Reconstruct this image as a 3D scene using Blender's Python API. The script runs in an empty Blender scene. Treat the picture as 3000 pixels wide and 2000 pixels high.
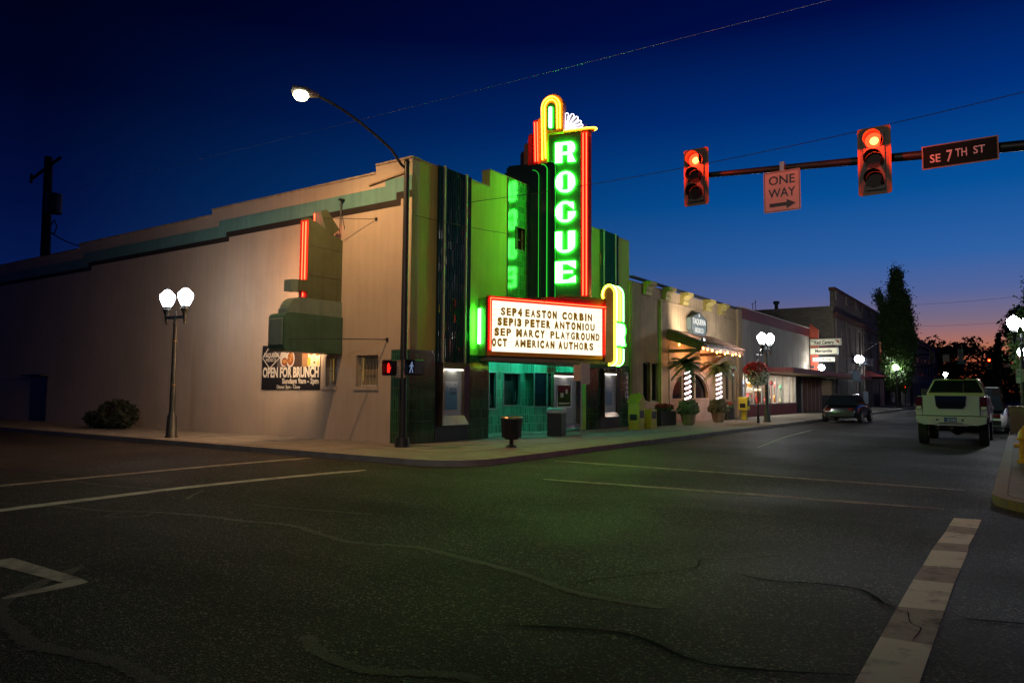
import bpy, bmesh, math, random
from mathutils import Vector, Matrix
R = math.radians
random.seed(7)
SC = bpy.context.scene
C = SC.collection

# ---------------------------------------------------------------- camera, sky, exposure
cam_data = bpy.data.cameras.new('camera')
cam = bpy.data.objects.new('camera', cam_data); C.objects.link(cam); SC.camera = cam
_X = Vector((0.8238, 0.5668, 0.0072)); _D = Vector((-0.0322, 0.0594, -0.9977))
_X.normalize(); _D = (_D - _X * _D.dot(_X)).normalized(); _F = _X.cross(_D)
if _F.y < 0: _F = -_F
m = Matrix((_X, -_D, -_F)).transposed().to_4x4(); m.translation = Vector((12.97, -14.16, 1.5))
cam.matrix_world = m
cam_data.sensor_width = 36; cam_data.lens = 25.90; cam_data.clip_end = 900; cam_data.clip_start = 0.1

SC.render.engine = 'CYCLES'
SC.cycles.use_denoising = True
SC.cycles.max_bounces = 5; SC.cycles.diffuse_bounces = 3; SC.cycles.glossy_bounces = 3
SC.cycles.transmission_bounces = 4; SC.cycles.transparent_max_bounces = 6
SC.cycles.sample_clamp_indirect = 3.0
SC.cycles.caustics_reflective = False; SC.cycles.caustics_refractive = False
SC.view_settings.view_transform = 'Standard'; SC.view_settings.look = 'None'
SC.view_settings.exposure = 0; SC.view_settings.gamma = 1; SC.view_settings.use_curve_mapping = False

def lin(c): return c / 12.92 if c <= .04045 else ((c + .055) / 1.055) ** 2.4
def S(r, g, b): return (lin(r / 255), lin(g / 255), lin(b / 255), 1)

world = bpy.data.worlds.new('World'); SC.world = world; world.use_nodes = True
nt = world.node_tree; nt.nodes.clear()
def N(t, nt_=None, **k):
    n = (nt_ or nt).nodes.new(t)
    for a, b in k.items(): setattr(n, a, b)
    return n
L = nt.links.new
wo = N('ShaderNodeOutputWorld'); bg = N('ShaderNodeBackground'); tc = N('ShaderNodeTexCoord')
sep = N('ShaderNodeSeparateXYZ'); L(tc.outputs['Generated'], sep.inputs[0])
asn = N('ShaderNodeMath', operation='ARCSINE'); L(sep.outputs[2], asn.inputs[0])
el = N('ShaderNodeMath', operation='DIVIDE', use_clamp=True); L(asn.outputs[0], el.inputs[0]); el.inputs[1].default_value = R(45)
def ramp(stops):
    r = N('ShaderNodeValToRGB'); cr = r.color_ramp
    while len(cr.elements) < len(stops): cr.elements.new(.5)
    for e, (p, c) in zip(cr.elements, stops): e.position = p / 45; e.color = S(*c)
    L(el.outputs[0], r.inputs[0]); return r
# towards the afterglow / away from it: colour by elevation in degrees
r1 = ramp([(0, (110, 38, 18)), (1.6, (168, 72, 40)), (3.2, (178, 110, 86)), (5.0, (122, 106, 128)), (7.0, (82, 100, 154)),
           (9.5, (46, 96, 164)), (14, (5, 80, 152)), (20, (0, 46, 120)), (26, (0, 14, 72)), (34, (0, 4, 44)), (45, (0, 1, 24))])
r2 = ramp([(0, (20, 34, 84)), (6, (6, 26, 76)), (12, (2, 14, 58)), (20, (0, 4, 32)), (30, (0, 1, 14)), (45, (0, 0, 9))])
cmb = N('ShaderNodeCombineXYZ'); L(sep.outputs[0], cmb.inputs[0]); L(sep.outputs[1], cmb.inputs[1])
nrm = N('ShaderNodeVectorMath', operation='NORMALIZE'); L(cmb.outputs[0], nrm.inputs[0])
dot = N('ShaderNodeVectorMath', operation='DOT_PRODUCT'); L(nrm.outputs[0], dot.inputs[0]); dot.inputs[1].default_value = (0.08, 0.9968, 0)
mr = N('ShaderNodeMapRange'); L(dot.outputs['Value'], mr.inputs[0]); mr.inputs[1].default_value = .3; mr.inputs[2].default_value = 1.0
pw = N('ShaderNodeMath', operation='POWER', use_clamp=True); L(mr.outputs[0], pw.inputs[0]); pw.inputs[1].default_value = 1.35
mx = N('ShaderNodeMix', data_type='RGBA'); L(pw.outputs[0], mx.inputs[0]); L(r2.outputs[0], mx.inputs[6]); L(r1.outputs[0], mx.inputs[7])
L(mx.outputs[2], bg.inputs[0]); bg.inputs[1].default_value = 1.0; L(bg.outputs[0], wo.inputs[0])

# ---------------------------------------------------------------- materials
def mat(name, col, rough=.7, metal=0, spec=.5, var=0.0, vscale=3, bump=0, bscale=40, streak=0, coat=0):
    m_ = bpy.data.materials.new(name); m_.use_nodes = True
    t = m_.node_tree; b = t.nodes['Principled BSDF']
    c = S(*col) if max(col) > 1.01 else (*col, 1)
    b.inputs['Base Color'].default_value = c
    b.inputs['Roughness'].default_value = rough; b.inputs['Metallic'].default_value = metal
    b.inputs['Specular IOR Level'].default_value = spec; b.inputs['Coat Weight'].default_value = coat
    if var or bump or streak:
        tc_ = N('ShaderNodeTexCoord', t)
    if var:
        nz = N('ShaderNodeTexNoise', t); nz.inputs['Scale'].default_value = vscale; nz.inputs['Detail'].default_value = 6; nz.inputs['Roughness'].default_value = .65
        t.links.new(tc_.outputs['Object'], nz.inputs['Vector'])
        hs = N('ShaderNodeMix', t, data_type='RGBA'); mr_ = N('ShaderNodeMapRange', t)
        t.links.new(nz.outputs[0], mr_.inputs[0]); mr_.inputs[1].default_value = .3; mr_.inputs[2].default_value = .7
        t.links.new(mr_.outputs[0], hs.inputs[0])
        hs.inputs[6].default_value = (c[0] * (1 - var), c[1] * (1 - var), c[2] * (1 - var), 1)
        hs.inputs[7].default_value = (min(1, c[0] * (1 + var)), min(1, c[1] * (1 + var)), min(1, c[2] * (1 + var)), 1)
        out = hs.outputs[2]
        if streak:
            mp = N('ShaderNodeMapping', t); mp.inputs['Scale'].default_value = (5, 5, .35); t.links.new(tc_.outputs['Object'], mp.inputs[0])
            n2 = N('ShaderNodeTexNoise', t); n2.inputs['Scale'].default_value = 1.3; n2.inputs['Detail'].default_value = 5; t.links.new(mp.outputs[0], n2.inputs['Vector'])
            m2 = N('ShaderNodeMapRange', t); t.links.new(n2.outputs[0], m2.inputs[0]); m2.inputs[1].default_value = .4; m2.inputs[2].default_value = .72; m2.inputs[3].default_value = 1; m2.inputs[4].default_value = 1 - streak
            mu = N('ShaderNodeMix', t, data_type='RGBA', blend_type='MULTIPLY'); mu.inputs[0].default_value = 1; t.links.new(out, mu.inputs[6]); t.links.new(m2.outputs[0], mu.inputs[7]); out = mu.outputs[2]
        t.links.new(out, b.inputs['Base Color'])
    if bump:
        nb = N('ShaderNodeTexNoise', t); nb.inputs['Scale'].default_value = bscale; nb.inputs['Detail'].default_value = 5
        t.links.new(tc_.outputs['Object'], nb.inputs['Vector'])
        bp = N('ShaderNodeBump', t); bp.inputs['Strength'].default_value = bump; bp.inputs['Distance'].default_value = .02
        t.links.new(nb.outputs[0], bp.inputs['Height']); t.links.new(bp.outputs[0], b.inputs['Normal'])
    return m_
def emit(name, col, strength):
    m_ = bpy.data.materials.new(name); m_.use_nodes = True; t = m_.node_tree; t.nodes.clear()
    o = N('ShaderNodeOutputMaterial', t); e = N('ShaderNodeEmission', t)
    e.inputs[0].default_value = (*col, 1); e.inputs[1].default_value = strength; t.links.new(e.outputs[0], o.inputs[0]); return m_
def tiles(name, col, grout, w, h, rough=.12, offset=0.0, mortar=.012, var=.35, bumpd=.01, spec=.6, vert=False):
    """wall tiles or bricks on the walls: horizontal coordinate x+y, vertical z"""
    m_ = bpy.data.materials.new(name); m_.use_nodes = True; t = m_.node_tree; b = t.nodes['Principled BSDF']
    tc_ = N('ShaderNodeTexCoord', t); s_ = N('ShaderNodeSeparateXYZ', t); t.links.new(tc_.outputs['Object'], s_.inputs[0])
    ad = N('ShaderNodeMath', t, operation='ADD'); t.links.new(s_.outputs[0], ad.inputs[0]); t.links.new(s_.outputs[1], ad.inputs[1])
    cb = N('ShaderNodeCombineXYZ', t); t.links.new(ad.outputs[0], cb.inputs[0]); t.links.new(s_.outputs[2], cb.inputs[1])
    br = N('ShaderNodeTexBrick', t); t.links.new(cb.outputs[0], br.inputs['Vector']); br.offset = offset; br.squash = 1
    br.inputs['Scale'].default_value = 1; br.inputs['Brick Width'].default_value = w; br.inputs['Row Height'].default_value = h
    br.inputs['Mortar Size'].default_value = mortar; br.inputs['Mortar Smooth'].default_value = .1; br.inputs['Bias'].default_value = 0
    c1 = [c * (1 - var) for c in col]; c2 = [min(1, c * (1 + var)) for c in col]
    br.inputs['Color1'].default_value = (*c1, 1); br.inputs['Color2'].default_value = (*c2, 1); br.inputs['Mortar'].default_value = (*grout, 1)
    t.links.new(br.outputs[0], b.inputs['Base Color']); b.inputs['Roughness'].default_value = rough; b.inputs['Specular IOR Level'].default_value = spec
    nz = N('ShaderNodeTexNoise', t); nz.inputs['Scale'].default_value = 9; t.links.new(tc_.outputs['Object'], nz.inputs['Vector'])
    ma = N('ShaderNodeMath', t, operation='MULTIPLY_ADD'); t.links.new(nz.outputs[0], ma.inputs[0]); ma.inputs[1].default_value = .35
    iv = N('ShaderNodeMath', t, operation='SUBTRACT'); iv.inputs[0].default_value = 1; t.links.new(br.outputs['Fac'], iv.inputs[1]); t.links.new(iv.outputs[0], ma.inputs[2])
    bp = N('ShaderNodeBump', t); bp.inputs['Strength'].default_value = .6; bp.inputs['Distance'].default_value = bumpd
    t.links.new(ma.outputs[0], bp.inputs['Height']); t.links.new(bp.outputs[0], b.inputs['Normal']); return m_

M = {}
M['wall'] = mat('cream_stucco', (.47, .39, .31), .85, var=.13, vscale=.35, bump=.6, bscale=55, streak=.08)
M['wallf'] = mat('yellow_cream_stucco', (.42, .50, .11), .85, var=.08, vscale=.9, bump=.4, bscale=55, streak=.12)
M['teal'] = mat('teal_band_paint', (.13, .30, .28), .8, var=.12, vscale=1.5, bump=.3, streak=.2)
M['blackband'] = mat('black_band_paint', (.018, .014, .012), .8, var=.3)
M['coping'] = mat('coping', (.40, .31, .22), .8, var=.15, bump=.3, streak=.35)
M['tile'] = tiles('green_glazed_tile', (.016, .075, .035), (.10, .16, .09), .076, .29, .1, mortar=.006)
M['tile_up'] = tiles('bright_green_glazed_tile', (.02, .16, .06), (.10, .25, .12), .11, .22, .12, mortar=.008)
M['tile_teal_lit'] = tiles('green_tile_teal_lit', (.05, .26, .19), (.30, .45, .38), .076, .29, .15, mortar=.006)  # the same green tile, with the teal lamplight put into its colour
M['flute'] = mat('black_green_glazed_flute', (.007, .04, .02), .14, spec=.5, coat=.15)
M['palestrip'] = mat('pale_strip', (.45, .40, .28), .4)
M['sigbody'] = mat('signal_housing', (.075, .06, .045), .55, var=.2)
M['black'] = mat('black_paint', (.012, .012, .012), .4)
M['blackrough'] = mat('black_rough', (.02, .02, .02), .8)
M['porcelain'] = mat('dark_green_porcelain', (.012, .035, .018), .25, var=.2, coat=.3)
M['board'] = mat('green_sign_board', (.05, .10, .03), .35, var=.1)
M['olive'] = mat('olive_sign_metal', (.16, .15, .04), .5, var=.15)
M['redpaint'] = mat('red_sign_paint', (.55, .03, .02), .35, var=.1)
M['orangepaint'] = mat('orange_sign_paint', (.75, .32, .03), .4, var=.1)
M['brownpaint'] = mat('brown_sign_paint', (.22, .11, .035), .5, var=.2)
M['pinkpaint'] = mat('rose_sign_paint', (.45, .16, .14), .5, var=.2)
M['glass'] = mat('dark_glass', (.012, .016, .02), .06, spec=.7)
M['bronze'] = mat('bronze_frame', (.32, .24, .16), .28, metal=.9, var=.2)
M['steel'] = mat('galvanised_steel', (.30, .31, .31), .45, metal=.7, var=.2)
M['pole'] = mat('dark_pole_paint', (.016, .02, .018), .45, var=.2, bump=.2)
M['wood'] = mat('brown_stained_beam', (.16, .065, .03), .6, var=.3, vscale=6)
M['white'] = mat('white_paint', (.75, .75, .72), .5)
M['offwhite'] = mat('off_white', (.6, .58, .52), .6, var=.1)
M['offgreen'] = mat('old_sign_green', (.05, .13, .085), .5, var=.2, vscale=2, bump=.1, streak=.2)
M['offgray'] = mat('old_sign_pale_green', (.15, .23, .19), .5, var=.15, vscale=2, streak=.2)  # on the sign's front edges this paler green carries the lamplight
M['olivegreen'] = mat('old_sign_olive_green', (.085, .11, .055), .55, var=.15, vscale=2, streak=.2)
M['soffit'] = mat('soffit', (.25, .22, .16), .7)
# lamps, neon and the glowing casing edges (the only emitters)
E = {}
E['red'] = emit('neon_red', (1, .035, .012), 17)
E['yellow'] = emit('neon_yellow', (1, .50, .03), 11)
E['lime'] = emit('neon_lime', (.62, 1, .03), 9)
E['green'] = emit('neon_green', (.015, 1, .02), 22)
E['greenwhite'] = emit('neon_green_white', (.09, 1, .11), 24)
E['letter'] = emit('letter_face_light', (.06, 1, .08), 46)
E['whiteneon'] = emit('neon_white', (.95, .85, 1), 5)
E['greenline'] = emit('dim_green_edge_glow', (.03, .8, .05), .9)  # not neon: green letter light on the casing edges, made to glow
E['board'] = emit('letter_board_light', (1, .88, .62), 1.55)
E['tealtube'] = emit('teal_tube', (.12, 1, .68), 100)
E['globe'] = emit('globe_light', (.93, .96, 1), 21)
E['globefar'] = emit('far_globe_light', (.95, .97, 1), 115)
E['cobra'] = emit('street_light_lens', (1, .80, .42), 30)
E['sigred'] = emit('signal_red', (1, .02, .005), 9)
E['sigredhot'] = emit('signal_red_hot', (1, .55, .10), 4)
E['hand'] = emit('ped_hand', (1, .02, .01), 1.4)
E['walk'] = emit('ped_walk', (.45, .6, 1), .35)
E['bulb'] = emit('amber_bulb', (1, .42, .07), 30)
E['fairy'] = emit('fairy_light', (.75, .75, 1), 5)
E['rope'] = emit('rope_light', (1, .80, .86), 9)
E['case'] = emit('case_light', (1, .92, .78), 5)
E['shop'] = emit('shop_light', (1, .90, .72), 3.4)
E['flood'] = emit('flood_lens', (1, .97, .9), 40)
E['peach'] = emit('peach_neon', (1, .32, .13), 170)
E['warmpanel'] = emit('warm_sign_panel', (1, .64, .36), 38)
E['warmwin'] = emit('warm_window', (1, .55, .10), .35)

# ---------------------------------------------------------------- mesh helpers
class MB:
    def __init__(s): s.v = []; s.f = []
    def add(s, vs, fs):
        o = len(s.v); s.v += [tuple(v) for v in vs]; s.f += [tuple(i + o for i in f) for f in fs]; return s
    def box(s, x0, x1, y0, y1, z0, z1):
        return s.add([(x0, y0, z0), (x1, y0, z0), (x1, y1, z0), (x0, y1, z0), (x0, y0, z1), (x1, y0, z1), (x1, y1, z1), (x0, y1, z1)],
                     [(3, 2, 1, 0), (4, 5, 6, 7), (0, 1, 5, 4), (1, 2, 6, 5), (2, 3, 7, 6), (3, 0, 4, 7)])
    def cyl(s, p0, p1, r0, r1=None, n=12, cap=True):
        r1 = r0 if r1 is None else r1
        p0, p1 = Vector(p0), Vector(p1); d = (p1 - p0).normalized()
        a = d.orthogonal().normalized(); b = d.cross(a)
        vs = [p + (a * math.cos(2 * math.pi * i / n) + b * math.sin(2 * math.pi * i / n)) * r for p, r in ((p0, r0), (p1, r1)) for i in range(n)]
        fs = [(i, (i + 1) % n, n + (i + 1) % n, n + i) for i in range(n)]
        if cap: fs += [tuple(range(n - 1, -1, -1)), tuple(range(n, 2 * n))]
        return s.add(vs, fs)
    def tube(s, pts, r, n=6, closed=False):
        pts = [Vector(p) for p in pts]; k = len(pts); o = len(s.v); ref = None
        for i, p in enumerate(pts):
            q = pts[(i + 1) % k] if (closed or i < k - 1) else p
            w = pts[(i - 1) % k] if (closed or i > 0) else p
            d = (q - w).normalized()
            if ref is None: ref = d.orthogonal().normalized()
            a = (ref - d * ref.dot(d)).normalized(); ref = a; b = d.cross(a)
            for j in range(n): s.v.append(tuple(p + (a * math.cos(2 * math.pi * j / n) + b * math.sin(2 * math.pi * j / n)) * r))
        for i in range(k if closed else k - 1):
            for j in range(n):
                s.f.append((o + i * n + j, o + i * n + (j + 1) % n, o + ((i + 1) % k) * n + (j + 1) % n, o + ((i + 1) % k) * n + j))
        if not closed: s.f += [tuple(range(o + n - 1, o - 1, -1)), tuple(range(o + (k - 1) * n, o + k * n))]
        return s
    def lathe(s, c, prof, n=16):
        o = len(s.v)
        for r, z in prof:
            for j in range(n): s.v.append((c[0] + r * math.cos(2 * math.pi * j / n), c[1] + r * math.sin(2 * math.pi * j / n), c[2] + z))
        for i in range(len(prof) - 1):
            for j in range(n): s.f.append((o + i * n + j, o + i * n + (j + 1) % n, o + (i + 1) * n + (j + 1) % n, o + (i + 1) * n + j))
        s.f += [tuple(range(o + n - 1, o - 1, -1)), tuple(range(o + (len(prof) - 1) * n, o + len(prof) * n))]
        return s
    def prism(s, poly, B, c0, c1):
        n = len(poly); vs = [B(a, b, c0) for a, b in poly] + [B(a, b, c1) for a, b in poly]
        return s.add(vs, [tuple(range(n - 1, -1, -1)), tuple(range(n, 2 * n))] + [(i, (i + 1) % n, n + (i + 1) % n, n + i) for i in range(n)])
    def mirror(s, y0):
        o = MB(); o.v = [(x, 2 * y0 - y, z) for x, y, z in s.v]; o.f = [f[::-1] for f in s.f]; return o
def basis(o, r, u):
    o, r, u = Vector(o), Vector(r).normalized(), Vector(u).normalized(); n = r.cross(u)
    return lambda a, b, c=0: tuple(o + r * a + u * b + n * c)
XZ = lambda y: basis((0, y, 0), (1, 0, 0), (0, 0, 1))        # normal -y (towards the camera)
YZ = lambda x: basis((x, 0, 0), (0, 1, 0), (0, 0, 1))        # normal +x
XY = lambda z: basis((0, 0, z), (1, 0, 0), (0, 1, 0))        # normal +z
def arc(cx, cy, rx, ry, a0, a1, n=10): return [(cx + rx * math.cos(R(a0 + (a1 - a0) * i / n)), cy + ry * math.sin(R(a0 + (a1 - a0) * i / n))) for i in range(n + 1)]
def rrect(x0, x1, y0, y1, r, n=4):
    return arc(x0 + r, y0 + r, r, r, 180, 270, n) + arc(x1 - r, y0 + r, r, r, 270, 360, n) + arc(x1 - r, y1 - r, r, r, 0, 90, n) + arc(x0 + r, y1 - r, r, r, 90, 180, n)

def _curve_mesh(c, B, c0, c1):
    o = bpy.data.objects.new('x', c); me = bpy.data.meshes.new_from_object(o)
    zs = [v.co.z for v in me.vertices]; lo, hi = min(zs), max(zs)
    for v in me.vertices:
        t = 0 if hi == lo else (v.co.z - lo) / (hi - lo); v.co = B(v.co.x, v.co.y, c0 + (c1 - c0) * t)
    mb = MB(); mb.v = [tuple(v.co) for v in me.vertices]; mb.f = [tuple(p.vertices) for p in me.polygons]
    bpy.data.objects.remove(o); bpy.data.meshes.remove(me); return mb
def shape(loops, B, c0, c1):
    """flat outline with holes, extruded between c0 and c1 along the basis normal"""
    c = bpy.data.curves.new('c', 'CURVE'); c.dimensions = '2D'; c.fill_mode = 'BOTH'; c.extrude = .5
    for lp in loops:
        sp = c.splines.new('POLY'); sp.points.add(len(lp) - 1); sp.use_cyclic_u = True
        for p, q in zip(sp.points, lp): p.co = (q[0], q[1], 0, 1)
    mb = _curve_mesh(c, B, c0, c1); bpy.data.curves.remove(c); return mb
def text(s, B, x0, x1, y0, h, c0=0, c1=.006, bold=0.0, res=3):
    """lettering fitted into [x0,x1] with capitals of height h standing on y0"""
    c = bpy.data.curves.new('t', 'FONT'); c.body = s; c.extrude = .5; c.offset = bold; c.resolution_u = res
    mb = _curve_mesh(c, lambda a, b, k=0: (a, b, k), 0, 1); bpy.data.curves.remove(c)
    xs = [v[0] for v in mb.v]; lo, hi = min(xs), max(xs); k = (x1 - x0) / (hi - lo); kh = h / .70
    mb.v = [B(x0 + (v[0] - lo) * k, y0 + v[1] * kh, c0 + (c1 - c0) * v[2]) for v in mb.v]; return mb

def mesh(name, mb, material, smooth=False, off=(0, 0, 0)):
    me = bpy.data.meshes.new(name)
    me.from_pydata([(v[0] - off[0], v[1] - off[1], v[2] - off[2]) for v in mb.v], [], mb.f)
    b = bmesh.new(); b.from_mesh(me); bmesh.ops.remove_doubles(b, verts=b.verts, dist=.00005)
    bmesh.ops.recalc_face_normals(b, faces=b.faces); b.to_mesh(me); b.free()
    if smooth:
        me.polygons.foreach_set('use_smooth', [True] * len(me.polygons)); 
        try: me.set_sharp_from_angle(angle=R(40))
        except Exception: pass
    me.materials.append(material); return me
ORG = {}
def thing(name, label, cat, loc=(0, 0, 0), group=None, kind=None):
    o = bpy.data.objects.new(name, None); C.objects.link(o); o.location = loc; o['label'] = label; o['category'] = cat
    o.empty_display_size = .2
    if group: o['group'] = group
    if kind: o['kind'] = kind
    ORG[o.name] = loc; return o
def part(name, mb, material, parent=None, label=None, kind=None, smooth=False, bevel=0):
    off = ORG.get(parent.name, (0, 0, 0)) if parent else (0, 0, 0)
    o = bpy.data.objects.new(name, mesh(name, mb, material, smooth, off)); C.objects.link(o)
    if parent: o.parent = parent; ORG[o.name] = off
    if label: o['label'] = label
    if kind: o['kind'] = kind
    if bevel:
        bv = o.modifiers.new('b', 'BEVEL'); bv.width = bevel; bv.segments = 2; bv.limit_method = 'ANGLE'
    return o
def single(name, mb, material, label, cat, group=None, kind=None, smooth=False, bevel=0):
    o = part(name, mb, material, None, label, kind, smooth, bevel); o['category'] = cat
    if group: o['group'] = group
    return o
def struct(name, mb, material, parent=None, smooth=False):
    return part(name, mb, material, parent, kind='structure' if not parent else None, smooth=smooth)
def copies(o, locs, parent):
    for l in locs:
        c = o.copy(); C.objects.link(c); c.parent = parent; c.location = l
def dup(root, loc, label, rz=0):
    r = root.copy(); C.objects.link(r); r.location = loc; r.rotation_euler = (0, 0, rz); r['label'] = label
    for ch in root.children:
        c = ch.copy(); C.objects.link(c); c.parent = r
        for g in ch.children:
            d = g.copy(); C.objects.link(d); d.parent = c
    return r
def lamp(kind, loc, energy, col, parent=None, size=.2, aim=None, spot=None):
    ld = bpy.data.lights.new('light', kind); ld.energy = energy; ld.color = col
    if kind == 'AREA': ld.shape = 'DISK'; ld.size = size
    else: ld.shadow_soft_size = size
    if spot: ld.spot_size = R(spot); ld.spot_blend = .9
    o = bpy.data.objects.new('light', ld); C.objects.link(o)
    off = ORG.get(parent.name, (0, 0, 0)) if parent else (0, 0, 0)
    if parent: o.parent = parent
    o.location = Vector(loc) - Vector(off)
    if aim: o.rotation_euler = (Vector(aim) - Vector(loc)).to_track_quat('-Z', 'Y').to_euler()
    return o

# ================================================================ SETTING: ground, roads, pavements
def asphalt(name='asphalt', lo=(.006, .0057, .0055), hi=(.017, .016, .015), agg=(.22, .19, .155), th=.84, st=1.0):
    m_ = bpy.data.materials.new(name); m_.use_nodes = True; t = m_.node_tree; b = t.nodes['Principled BSDF']
    tc_ = N('ShaderNodeTexCoord', t)
    def nz(sc, det=4):
        n = N('ShaderNodeTexNoise', t); n.inputs['Scale'].default_value = sc; n.inputs['Detail'].default_value = det; t.links.new(tc_.outputs['Object'], n.inputs['Vector']); return n
    big = nz(.35, 5); vo = N('ShaderNodeTexVoronoi', t); vo.inputs['Scale'].default_value = 75; t.links.new(tc_.outputs['Object'], vo.inputs['Vector'])
    cr = N('ShaderNodeValToRGB', t); cr.color_ramp.elements[0].position = .3; cr.color_ramp.elements[0].color = (*lo, 1); cr.color_ramp.elements[1].position = .7; cr.color_ramp.elements[1].color = (*hi, 1)
    t.links.new(big.outputs[0], cr.inputs[0])
    sx = N('ShaderNodeSeparateColor', t); t.links.new(vo.outputs['Color'], sx.inputs[0])
    gt = N('ShaderNodeMapRange', t); t.links.new(sx.outputs[0], gt.inputs[0]); gt.inputs[1].default_value = th; gt.inputs[2].default_value = .98; gt.inputs[4].default_value = 1
    mxx = N('ShaderNodeMix', t, data_type='RGBA'); t.links.new(gt.outputs[0], mxx.inputs[0]); t.links.new(cr.outputs[0], mxx.inputs[6]); mxx.inputs[7].default_value = (*agg, 1)
    mp = N('ShaderNodeMapping', t); mp.inputs['Scale'].default_value = (.12, .9, 1); t.links.new(tc_.outputs['Object'], mp.inputs[0])
    ln_ = N('ShaderNodeTexNoise', t); ln_.inputs['Scale'].default_value = 1.0; ln_.inputs['Detail'].default_value = 7; ln_.inputs['Roughness'].default_value = .7; t.links.new(mp.outputs[0], ln_.inputs['Vector'])
    lm = N('ShaderNodeMapRange', t); t.links.new(ln_.outputs[0], lm.inputs[0]); lm.inputs[1].default_value = .35; lm.inputs[2].default_value = .68; lm.inputs[3].default_value = .45; lm.inputs[4].default_value = 1.3
    mu = N('ShaderNodeMix', t, data_type='RGBA', blend_type='MULTIPLY'); mu.inputs[0].default_value = 1; t.links.new(mxx.outputs[2], mu.inputs[6]); t.links.new(lm.outputs[0], mu.inputs[7])
    t.links.new(mu.outputs[2], b.inputs['Base Color'])
    rr = N('ShaderNodeMapRange', t); t.links.new(big.outputs[0], rr.inputs[0]); rr.inputs[1].default_value = .35; rr.inputs[2].default_value = .7; rr.inputs[3].default_value = .58; rr.inputs[4].default_value = .82
    t.links.new(rr.outputs[0], b.inputs['Roughness']); b.inputs['Specular IOR Level'].default_value = .28
    bp = N('ShaderNodeBump', t); bp.inputs['Strength'].default_value = st; bp.inputs['Distance'].default_value = .016
    t.links.new(vo.outputs['Distance'], bp.inputs['Height']); t.links.new(bp.outputs[0], b.inputs['Normal']); return m_
M['asphalt'] = asphalt()
def worn(name, col, lo, hi, under=(.03, .028, .026), scale=3.5):
    m_ = mat(name, col, .75, bump=.4, bscale=90); t = m_.node_tree; b = t.nodes['Principled BSDF']; tc_ = N('ShaderNodeTexCoord', t)
    n = N('ShaderNodeTexNoise', t); n.inputs['Scale'].default_value = scale; n.inputs['Detail'].default_value = 9; n.inputs['Roughness'].default_value = .75; t.links.new(tc_.outputs['Object'], n.inputs['Vector'])
    mr_ = N('ShaderNodeMapRange', t); t.links.new(n.outputs[0], mr_.inputs[0]); mr_.inputs[1].default_value = lo; mr_.inputs[2].default_value = hi
    mi = N('ShaderNodeMix', t, data_type='RGBA'); t.links.new(mr_.outputs[0], mi.inputs[0]); mi.inputs[6].default_value = (*col, 1); mi.inputs[7].default_value = (*under, 1)
    t.links.new(mi.outputs[2], b.inputs['Base Color']); return m_
M['line'] = worn('worn_road_paint', (.42, .40, .35), .46, .72)
M['linefaint'] = worn('faint_road_paint', (.30, .27, .22), .44, .66)
M['xlight'] = worn('crosswalk_pale_block', (.72, .66, .56), .52, .76)
M['xdark'] = worn('crosswalk_worn_block', (.36, .30, .25), .50, .68)
M['seal'] = asphalt('crack_sealant', (.05, .048, .043), (.085, .08, .07), (.13, .12, .10), .7, .5)
M['sealdark'] = mat('dark_crack_sealant', (.006, .006, .006), .95, spec=.05)
M['concrete'] = mat('pavement_concrete', (.20, .185, .16), .8, var=.2, vscale=2.5, bump=.4, bscale=60)
M['kerb'] = mat('kerb_concrete', (.23, .21, .18), .8, var=.25, vscale=3, bump=.4)
M['kerby'] = worn('yellow_kerb_paint', (.26, .19, .05), .42, .6, (.16, .145, .12), 6)
M['soil'] = mat('bare_ground', (.05, .045, .035), .95, var=.3)

struct('ground', MB().add([(-300, -200, -.03), (300, -200, -.03), (300, 500, -.03), (-300, 500, -.03)], [(0, 1, 2, 3)]), M['soil'])
road = struct('road', MB().add([(-120, -40, 0), (80, -40, 0), (80, -3.0, 0), (-120, -3.0, 0)], [(0, 1, 2, 3)]).add([(2.0, -3.0, 0), (15.5, -3.0, 0), (15.5, 300, 0), (2.0, 300, 0)], [(0, 1, 2, 3)]).add([(-120, 82, -.004), (120, 82, -.004), (120, 94, -.004), (-120, 94, -.004)], [(0, 1, 2, 3)]), M['asphalt'])
def slab(outline, z0, z1): return MB().prism(outline, XY(0), z0, z1)
def offs(o_, y1): return o_
# pavement of the theatre block, rounded at the corner
def block(x, y0, y1, r, side, top, name, far):
    if side < 0: return [(far, y0)] + arc(x - r, y0 + r, r, r, 270, 360, 10) + arc(x - r, y1 - r, r, r, 0, 90, 8) + [(far, y1)]
    return [(far, y1)] + arc(x + r, y1 - r, r, r, 90, 180, 8) + arc(x + r, y0 + r, r, r, 180, 270, 10) + [(far, y0)]
side_l = struct('sidewalk', slab(block(3.95, -2.85, 81.0, 1.2, -1, 0, '', -90), -.02, .118), M['concrete'])
side_r = struct('sidewalk', slab(block(12.78, -2.85, 81.0, 1.3, 1, 0, '', 60), -.02, .118), M['concrete'])
def kerb(path, w, zt, mm, name='kerb', parent=None):
    mb = MB(); n = len(path); out = []
    for i, p in enumerate(path):
        a = Vector(path[max(0, i - 1)]); b = Vector(path[min(n - 1, i + 1)]); d = (b - a).normalized(); out.append((p[0] - d.y * w, p[1] + d.x * w))
    for i in range(n - 1):
        q = [path[i], path[i + 1], out[i + 1], out[i]]
        mb.prism(q, XY(0), -.01, zt)
    return struct(name, mb, mm, parent)
kl = [(-90, -3.0)] + arc(2.9, -1.8, 1.2, 1.2, 270, 360, 12) + [(4.1, y) for y in (2, 10, 20, 40, 60, 79.8)] + arc(2.9, 79.8, 1.2, 1.2, 0, 90, 8)
kerb(kl, .148, .125, M['kerb'])
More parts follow.
